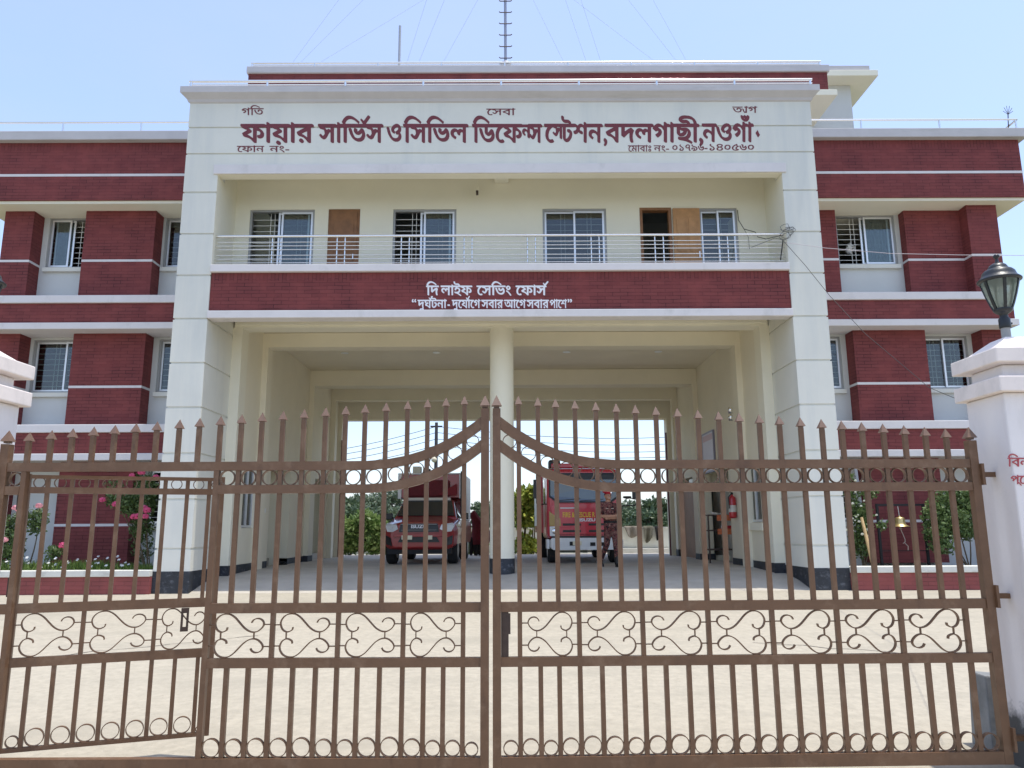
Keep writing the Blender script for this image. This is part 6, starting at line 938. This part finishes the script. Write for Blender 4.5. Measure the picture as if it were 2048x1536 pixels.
sm_ = raw.modifiers.new('s', 'SMOOTH'); sm_.iterations = 4; sm_.factor = .5
bpy.context.view_layer.update()
me = bpy.data.meshes.new_from_object(raw.evaluated_get(bpy.context.evaluated_depsgraph_get())); bpy.data.objects.remove(raw)
me.materials.clear(); me.materials.append(SKIN); me.materials.append(CAMO)
for p in me.polygons:
    c = p.center; skin = c.z > 1.462 or (c.y < -.125 and 1.03 < c.z < 1.215) or (c.z < 1.2 and c.z > 1.03 and c.y < -.06 and (c.x > .10 or c.x < -.30)); p.material_index = 0 if skin else 1
body = bpy.data.objects.new('body', me); COL.objects.link(body); body.parent = person
be = MB(); be.loft([[(-.10+w*math.cos(q)+dx, -.012+d*math.sin(q), z+k*math.cos(q)) for q in np.linspace(0, 2*math.pi, 19)[:-1]] for z, w, d, dx, k in ((1.640, .079, .099, 0, 0), (1.665, .085, .105, 0, .0), (1.70, .105, .112, -.03, .012), (1.725, .085, .09, -.03, .018), (1.735, .03, .03, -.03, .01))], sm=True); be.build('beret', M('red_felt', (.42, .015, .03), .9), person)
MB().box(-.075, -.05, -.118, -.108, 1.655, 1.685).build('beret_badge', CHROME, person)
hb = MB(); ell(hb, (-.10, .018, 1.615), .0785, .09, .075); hb.build('hair', BLKM, person)
fc = MB(); 
for s in (1, -1): ell(fc, (-.10+s*.028, -.1035, 1.602), .010, .006, .005, 8); fc.bar((-.10+s*.015, -.106, 1.619), (-.10+s*.042, -.100, 1.620), .005)
fc.build('eye', BLKM, person); MB().bar((-.122, -.1045, 1.548), (-.078, -.1045, 1.548), .008).build('mouth', M('smile', (.75, .70, .66), .5), person)
MB().lathe([(.163, .985), (.166, 1.03)], (-.05, 0, 0), 24).build('belt', BLKM, person).scale = (1, .72, 1)
for fx, fy, a in ((.085, 0, 0), (-.20, .34, .02)):
    bt = MB(); bt.tube([(fx, fy, .05), (fx, fy, .24)], [.058, .064], 12); bt.loft([[(fx+w*math.cos(q), fy-.05+d*math.sin(q), z) for q in np.linspace(0, 2*math.pi, 17)[:-1]] for z, w, d in ((0, .052, .135), (.05, .054, .13), (.085, .04, .08))]); bt.build('boot', M('black_leather', (.014, .014, .015), .4), person)
for x in (-.045, -.175): MB().box(x-.03, x+.03, -.132, -.118, 1.30, 1.318).build('name_tape', M('tan_tape', (.55, .42, .34), .8), person)

# draped red cloth beside the column
cl = wthing('draped_cloth', 'dark red cloth draped over an upright dark load behind the round column', 'cloth', (-1.05, 26.2, .64))
m = MB(); secs = []
for z, w, x in ((1.00, .28, .06), (1.20, .31, .07), (1.40, .30, .07), (1.60, .25, .03), (1.78, .18, -.05), (1.93, .13, -.14), (2.04, .09, -.17), (2.12, .015, -.16)):
    secs.append([(-1.05+x+w*math.cos(q)*(1+.10*math.sin(7*q+z*5)), 26.2+.8*w*math.sin(q)*(1+.10*math.cos(5*q+z*3)), .0+z) for q in np.linspace(0, 2*math.pi, 41)[:-1]])
m.loft(secs, sm=True); m.build('cloth', M('dark_red_cloth', (.13, .010, .018), .9, var=.4, vscale=7), cl)
m = MB()
for x, w in ((-.28, .06), (-.12, .08), (.02, .07), (.18, .09)): limb(m, [(-1.02+x, 26.2, .70), (-1.04+x*.9, 26.2, 1.15)], [w, w*1.5], 10)
m.build('dark_load', BLKM, cl)

# ================================================================== small things in the garage
SL = M('black_rubber', (.012, .012, .012), .7)
for i, (px, a) in enumerate(((561, 25), (571, -12))):
    q = at(px, 1127, 20.0); s = thing('sandal', ['left one of the two black sandals on the garage floor', 'right one of the two black sandals on the garage floor'][i], 'sandal', (q.x, 19.9, .64), R(a), 'pair of sandals')
    m = MB(); m.loft([[(w*math.cos(u), .13*math.sin(u), z) for u in np.linspace(0, 2*math.pi, 17)[:-1]] for z, w in ((0, .05), (.028, .055))]); m.build('sole', SL, s); MB().tube([(-.055, -.02, .02), (-.03, -.04, .075), (.03, -.04, .075), (.055, -.02, .02)], .018, 8).build('strap', SL, s)
ex = wthing('fire_extinguisher', 'red fire extinguisher hanging on the cream wall beside the dark doorway', 'extinguisher', (GRX-.10, 18.55, 1.66))
XR_ = M('extinguisher_red', (.45, .02, .03), .3, coat=.4)
MB().lathe([(.02, 1.72), (.088, 1.74), (.09, 1.78), (.09, 2.16), (.075, 2.22), (.03, 2.26), (.03, 2.28)], (GRX-.10, 18.55, 0), 24).build('cylinder', XR_, ex); MB().lathe([(.0915, 1.87), (.0915, 2.03)], (GRX-.10, 18.55, 0), 24, cap=False).build('label_band', M('pale_label', (.6, .58, .52), .6), ex)
MB().box(GRX-.13, GRX-.07, 18.53, 18.57, 2.28, 2.33).bar((GRX-.10, 18.55, 2.33), (GRX-.20, 18.5, 2.37), .02).build('valve', BLK, ex); MB().tube([(GRX-.12, 18.52, 2.30), (GRX-.21, 18.46, 2.22), (GRX-.20, 18.46, 1.95)], .014, 6).build('hose', BLK, ex)
rk = wthing('shelf_rack', 'dark metal rack with orange printed boards in front of the dark doorway', 'rack', (5.35, 19.9, .64))
x0, x1, y0, y1 = 4.98, 5.68, 19.6, 20.0; m = MB()
for x in (x0, x1):
    for y in (y0, y1): m.bar((x, y, .64), (x, y, 1.83), .035)
m.build('upright', RUST, rk)
for z in (.95, 1.42, 1.80): MB().box(x0+.0, x1, y0+.02, y1-.02, z, z+.035).build('shelf', RUST, rk)
OR = M('orange_board', (.62, .16, .06), .7, var=.35, vscale=30)
for z in (1.36, 1.70): MB().box(5.20, 5.55, y0-.02, y0-.005, z-.02, z+.12).build('board', OR, rk)
MB().box(5.38, 5.62, y0+.05, y1-.05, 1.456, 1.56).build('red_tool', XR_, rk, .03)
tag(MB().slab([(5.10, 19.62, 1.838), (5.38, 19.62, 1.838), (5.38, 19.95, 1.845), (5.10, 19.95, 1.93)], (0, 0, 1), .004).build('paper_sheet', M('white_paper', (.75, .75, .73), .8)), 'white paper sheet lying on top of the metal rack', 'paper')
nb = wthing('notice_board', 'pale notice board fixed high on the right garage wall', 'notice board', (GRX-.03, 20.6, 3.0))
MB().box(GRX-.045, GRX-.006, 20.2, 21.3, 3.0, 4.02).build('board', M('pale_lilac_board', (.62, .60, .66), .6), nb); m = MB()
for r in ((20.16, 20.2, 2.96, 4.06), (21.3, 21.34, 2.96, 4.06)): m.box(GRX-.055, GRX-.004, *r)
m.box(GRX-.055, GRX-.004, 20.2, 21.3, 2.96, 3.0).box(GRX-.055, GRX-.004, 20.2, 21.3, 4.02, 4.06); m.build('frame', M('board_frame', (.2, .19, .24), .5), nb)
MB().box(GRX-.048, GRX-.0455, 20.25, 21.25, 3.82, 3.98).build('title_strip', M('pinkish_strip', (.55, .38, .40), .6), nb)
# drop bar bolts at the back opening
gp = MB(); gp.bar((-5.50, 25.2, .64), (-5.50, 25.2, 4.4), .05).bar((5.15, 25.2, .64), (5.15, 25.2, 4.6), .05); gp.build('folded_gate_post', M('dark_red_steel', (.12, .03, .03), .5), B)

# ================================================================== roof mast and pipe
my = 19.15; base = at(1011, 128, my); am = wthing('antenna_mast', 'tall lattice-free pole mast with climbing rungs and guy wires on the roof', 'antenna mast', tuple(base))
am['label'] = 'tall grey pole mast with climbing rungs and guy wires on the roof'
top = at(1013.5, 30, my).z+8.5
MB().tube([(base.x, my, base.z-.02), (base.x, my, top)], .038, 10).lathe([(.16, base.z-.02), (.16, base.z), (.05, base.z+.04)], (base.x, my, 0), 12).build('pole', M('mast_grey', (.30, .31, .36), .5, .5), am)
for i in range(9):
    z = base.z+.16+i*.352; MB().tube([(base.x-.17, my-.02, z+.03), (base.x-.14, my-.03, z), (base.x+.14, my-.03, z), (base.x+.18, my-.02, z+.03)], .014, 6).build('rung', RUST, am)
for (xa, ya, xb, yb), yy in zip([(581, 131, 678, 0), (595, 131, 727, 0), (630, 131, 848, 0), (812, 131, 854, 0), (835, 131, 890, 0), (883, 131, 957, 0), (1131, 131, 1068, 0), (1175, 131, 1132, 0), (1204, 131, 1163, 0), (1320, 131, 1150, 0), (1360, 131, 1258, 0), (1378, 131, 1307, 0)], range(12)):
    t = (1013-xa)/(xb-xa); yt = ya+(yb-ya)*t; tp = at(1013, yt, my); tp.x = base.x; lo = at(xa, ya, my); lo = lo+(lo-tp).normalized()*.35
    MB().tube([lo, tp], .0042, 4).build('guy_wire', WIREG, am)
p = at(798, 131, 19.1); tag(MB().tube([(p.x, 19.12, p.z-.1), (p.x, 19.12, at(798, 52, 19.12).z)], .035, 10).build('roof_pipe', M('grey_pipe', (.36, .38, .42), .5)), 'short grey vent pipe standing on the roof left of the mast', 'pipe')
q = at(2017, 262, 16.6); sa = MB(); sa.tube([(q.x, 16.6, q.z), at(2016, 228, 16.6)], .012, 6)
for dx, dy in ((-8, -14), (-3, -17), (3, -17), (8, -13), (-10, -7), (10, -7)): sa.tube([at(2016, 229, 16.6), at(2016+dx, 229+dy, 16.6)], .006, 4)
tag(sa.build('lightning_rod', RUST), 'small multi-pronged lightning rod at the right roof corner', 'lightning rod')

# ================================================================== beyond the garage
cw = wthing('compound_wall', 'long off-white compound wall seen through the garage', 'wall', (0, 33, .5))
MB().box(-16, 16, 33, 33.2, .3, 1.50).build('wall', WH, cw); MB().box(-16, 16, 32.95, 33.25, 1.501, 1.56).build('coping', COPE, cw)
MB().box(3.2, 16, 32.4, 32.94, .5, .68).build('wall_step', COPE, cw)
def cloth(px, py, w, h, col, label, sk=0):
    q = at(px, py, 32.85); m = MB(); n = 10; V = []
    for j in range(7):
        for i in range(n+1): u = i/n; v = j/6; V.append((q.x+(u-.5)*w*(1-.15*v)+sk*v, 32.9-.10*math.sin(u*9+v*2)*(.3+v)-.05, 1.60-h*v*(1+.18*math.sin(u*5))))
    m.add(V, [(j*(n+1)+i, j*(n+1)+i+1, (j+1)*(n+1)+i+1, (j+1)*(n+1)+i) for j in range(6) for i in range(n)], 0, True)
    V2 = [(x, 33.3, z) for x, y, z in V[:n+1]]; m.add(V[:n+1]+V2, [(i, i+1, n+2+i, n+1+i) for i in range(n)])
    o = m.build('laundry', M(label[:18].replace(' ', '_'), col, .95, var=.25, vscale=6)); sd = o.modifiers.new('thick', 'SOLIDIFY'); sd.thickness = .012; return tag(o, label, 'laundry', 'clothes drying on the compound wall')
cloth(1262, 1045, .62, .42, (.25, .22, .18), 'grey brown cloth with dark folds drying on the wall nearest the fire truck', .12)
cloth(1296, 1052, .40, .60, (.16, .15, .11), 'olive cloth hanging lowest on the compound wall')
cloth(1316, 1050, .28, .52, (.012, .012, .013), 'black garment hanging on the compound wall')
BIGL = leaf_mat('large_leaf', (.10, .18, .04), (.33, .43, .16)); CROT = leaf_mat('croton_leaf', (.12, .19, .025), (.46, .50, .09))
TREEL = leaf_mat('tree_leaf', (.05, .085, .04), (.12, .165, .08)); TREEP = leaf_mat('pale_tree_leaf', (.09, .125, .075), (.18, .22, .13))
TRUNK = M('tree_trunk', (.13, .10, .07), .9, var=.3, vscale=5)
def hedge(label, pxs, leaf, n, Y, m, group):
    q = at(pxs[0], 1108, Y); t = wthing('bush', label, 'bush', (q.x, Y, .5), group); f = MB(); s = MB()
    for px, py, rx, rz in pxs[1]:
        c = at(px, py, Y); leaves(f, clump(c, (rx, .6, rz), n, .2), leaf, .2); s.tube([(c.x, Y, .45), (c.x+.1, Y, c.z)], [.03, .012], 6)
    s.build('stem', BARK, t); f.build('foliage', m, t); return t
hedge('broad leaved bush behind the garage, left of the pickup', (700, [(690, 1088, .75, .42), (720, 1072, .8, .42), (750, 1084, .75, .45), (702, 1054, .55, .35), (745, 1050, .5, .30), (770, 1082, .5, .5), (728, 1036, .25, .25)]), .17, 900, 29.2, BIGL, 'bushes behind the garage')
hedge('low green bush behind the garage, between the pickup and the column', (960, [(955, 1085, .5, .45), (935, 1095, .4, .3)]), .13, 450, 29.2, BIGL, 'bushes behind the garage')
hedge('yellow and green croton bush behind the garage, left of the fire truck', (1050, [(1048, 1000, .50, .42), (1062, 1030, .5, .5), (1045, 1035, .4, .4), (1066, 990, .35, .35), (1052, 1090, .4, .35)]), .17, 750, 28.6, CROT, 'bushes behind the garage')
hedge('small weeds at the foot of the garden wall beside the croton', (1075, [(1070, 1095, .6, .22), (1040, 1098, .4, .2)]), .10, 350, 28.9, BIGL, 'bushes behind the garage')
def tree(label, px, Y, ytop, w, m, palm=False):
    g = at(px, 1057, Y); h = at(px, ytop, Y).z; t = wthing('palm_tree' if palm else 'tree', label, 'palm' if palm else 'tree', (g.x, Y, .44), 'trees beyond the compound wall'); tr = MB(); f = MB()
    if palm:
        P = [(g.x+.15*math.sin(u*2), Y, .44+(h-1.2-.44)*u) for u in np.linspace(0, 1, 8)]; tr.tube(P, [.17-.06*u for u in np.linspace(0, 1, 8)], 8); c = Vector(P[-1])
        for k in range(15):
            q = k*2.4; el = random.uniform(-.2, 1.1); d = Vector((math.cos(q)*math.cos(el), math.sin(q)*math.cos(el), math.sin(el))); L = random.uniform(1.5, 2.1); pts = [c+d*L*u+Vector((0, 0, -.9*u*u)) for u in np.linspace(0, 1, 9)]
            e = d.cross(Vector((0, 0, 1))).normalized()
            for a, b in zip(pts[1:-1], pts[2:]):
                for sg in (1, -1): f.add([a, a.lerp(b, .35), a.lerp(b, .7)+e*sg*.45+Vector((0, 0, -.18))], [(0, 1, 2)])
    else:
        tr.tube([(g.x, Y, .4), (g.x+.1, Y, .44+(h-.44)*.45), (g.x+.05, Y, h-.4)], [.2, .14, .04], 8); H = h-.44
        for k in range(13):
            u = random.uniform(.22, .95); r = w*.5*math.sin(math.pi*min(1, u*.75+.18))*random.uniform(.3, .85); q = random.uniform(0, 6.28); c = (g.x+r*math.cos(q), Y+r*math.sin(q)*.7, .44+H*u*.93)
            tr.tube([(g.x, Y, .44+H*u*.6), c], [.05, .02], 5); leaves(f, clump(c, (w*.24, w*.22, H*.13), 330, .2), .23, .2)
    tr.build('trunk', TRUNK, t); f.build('crown', m, t); return t
for a in (('dense green tree at the left edge of the garage opening', 660, 47, 995, 5, TREEL), ('bushy green tree behind the palm, left of the pickup', 735, 52, 988, 6, TREEP), ('tall pale tree close behind the pickup cab', 778, 56, 975, 5, TREEP), ('round tree behind the pickup canopy', 850, 58, 985, 7, TREEL),
          ('tree seen between the pickup and the round column', 962, 50, 1003, 4, TREEL), ('pale tree behind the yellow croton', 1045, 54, 1000, 5, TREEP), ('broad tree behind the fire truck', 1150, 55, 985, 8, TREEL), ('grey green tree to the right of the fire truck mirror', 1268, 55, 995, 5, TREEP), ('dense tree at the right edge of the garage opening', 1318, 50, 990, 5, TREEL), ('low tree between the truck and the right edge of the opening', 1296, 46, 1018, 4, TREEL), ('low thicket tree left of the pickup wheel', 700, 44, 1012, 5, TREEL)): tree(*a)
tree('palm tree left of the pickup, above the broad leaved bush', 703, 50, 975, 4, TREEL, True); tree('palm tree at the right edge, above the black garment', 1312, 52, 1000, 3, TREEP, True)
pp = wthing('power_pole', 'dark concrete power pole with street lamp and wires beyond the pickup', 'power pole', (-4.3, 45, .44))
q = at(873, 845, 45); MB().tube([(q.x, 45, .4), (q.x, 45, q.z)], [.14, .09], 10).bar((q.x-.35, 45, at(873, 853, 45).z), (q.x+.35, 45, at(873, 853, 45).z), .09).build('pole', M('dark_pole', (.08, .07, .07), .8), pp)
z = at(873, 918, 45); MB().lathe([(.05, -.22), (.16, -.12), (.17, 0), (.05, .10)], (z.x-.12, 44.8, z.z), 14).build('street_lamp', M('lamp_cream', (.7, .62, .45), .5), pp)
for i in range(4):
    a = at(560, (889, 899, 910, 921)[i]+26, 45); b = at(873, (853, 865, 878, 891)[i], 45); c = at(1480, (866, 880, 895, 906)[i], 45)
    P = [a.lerp(b, u)-Vector((0, 0, .25*math.sin(math.pi*u))) for u in np.linspace(0, 1, 9)]+[b.lerp(c, u)-Vector((0, 0, .5*math.sin(math.pi*u))) for u in np.linspace(.1, 1, 12)]
    MB().tube(P, .016, 4).build('wire', WIRE, pp)
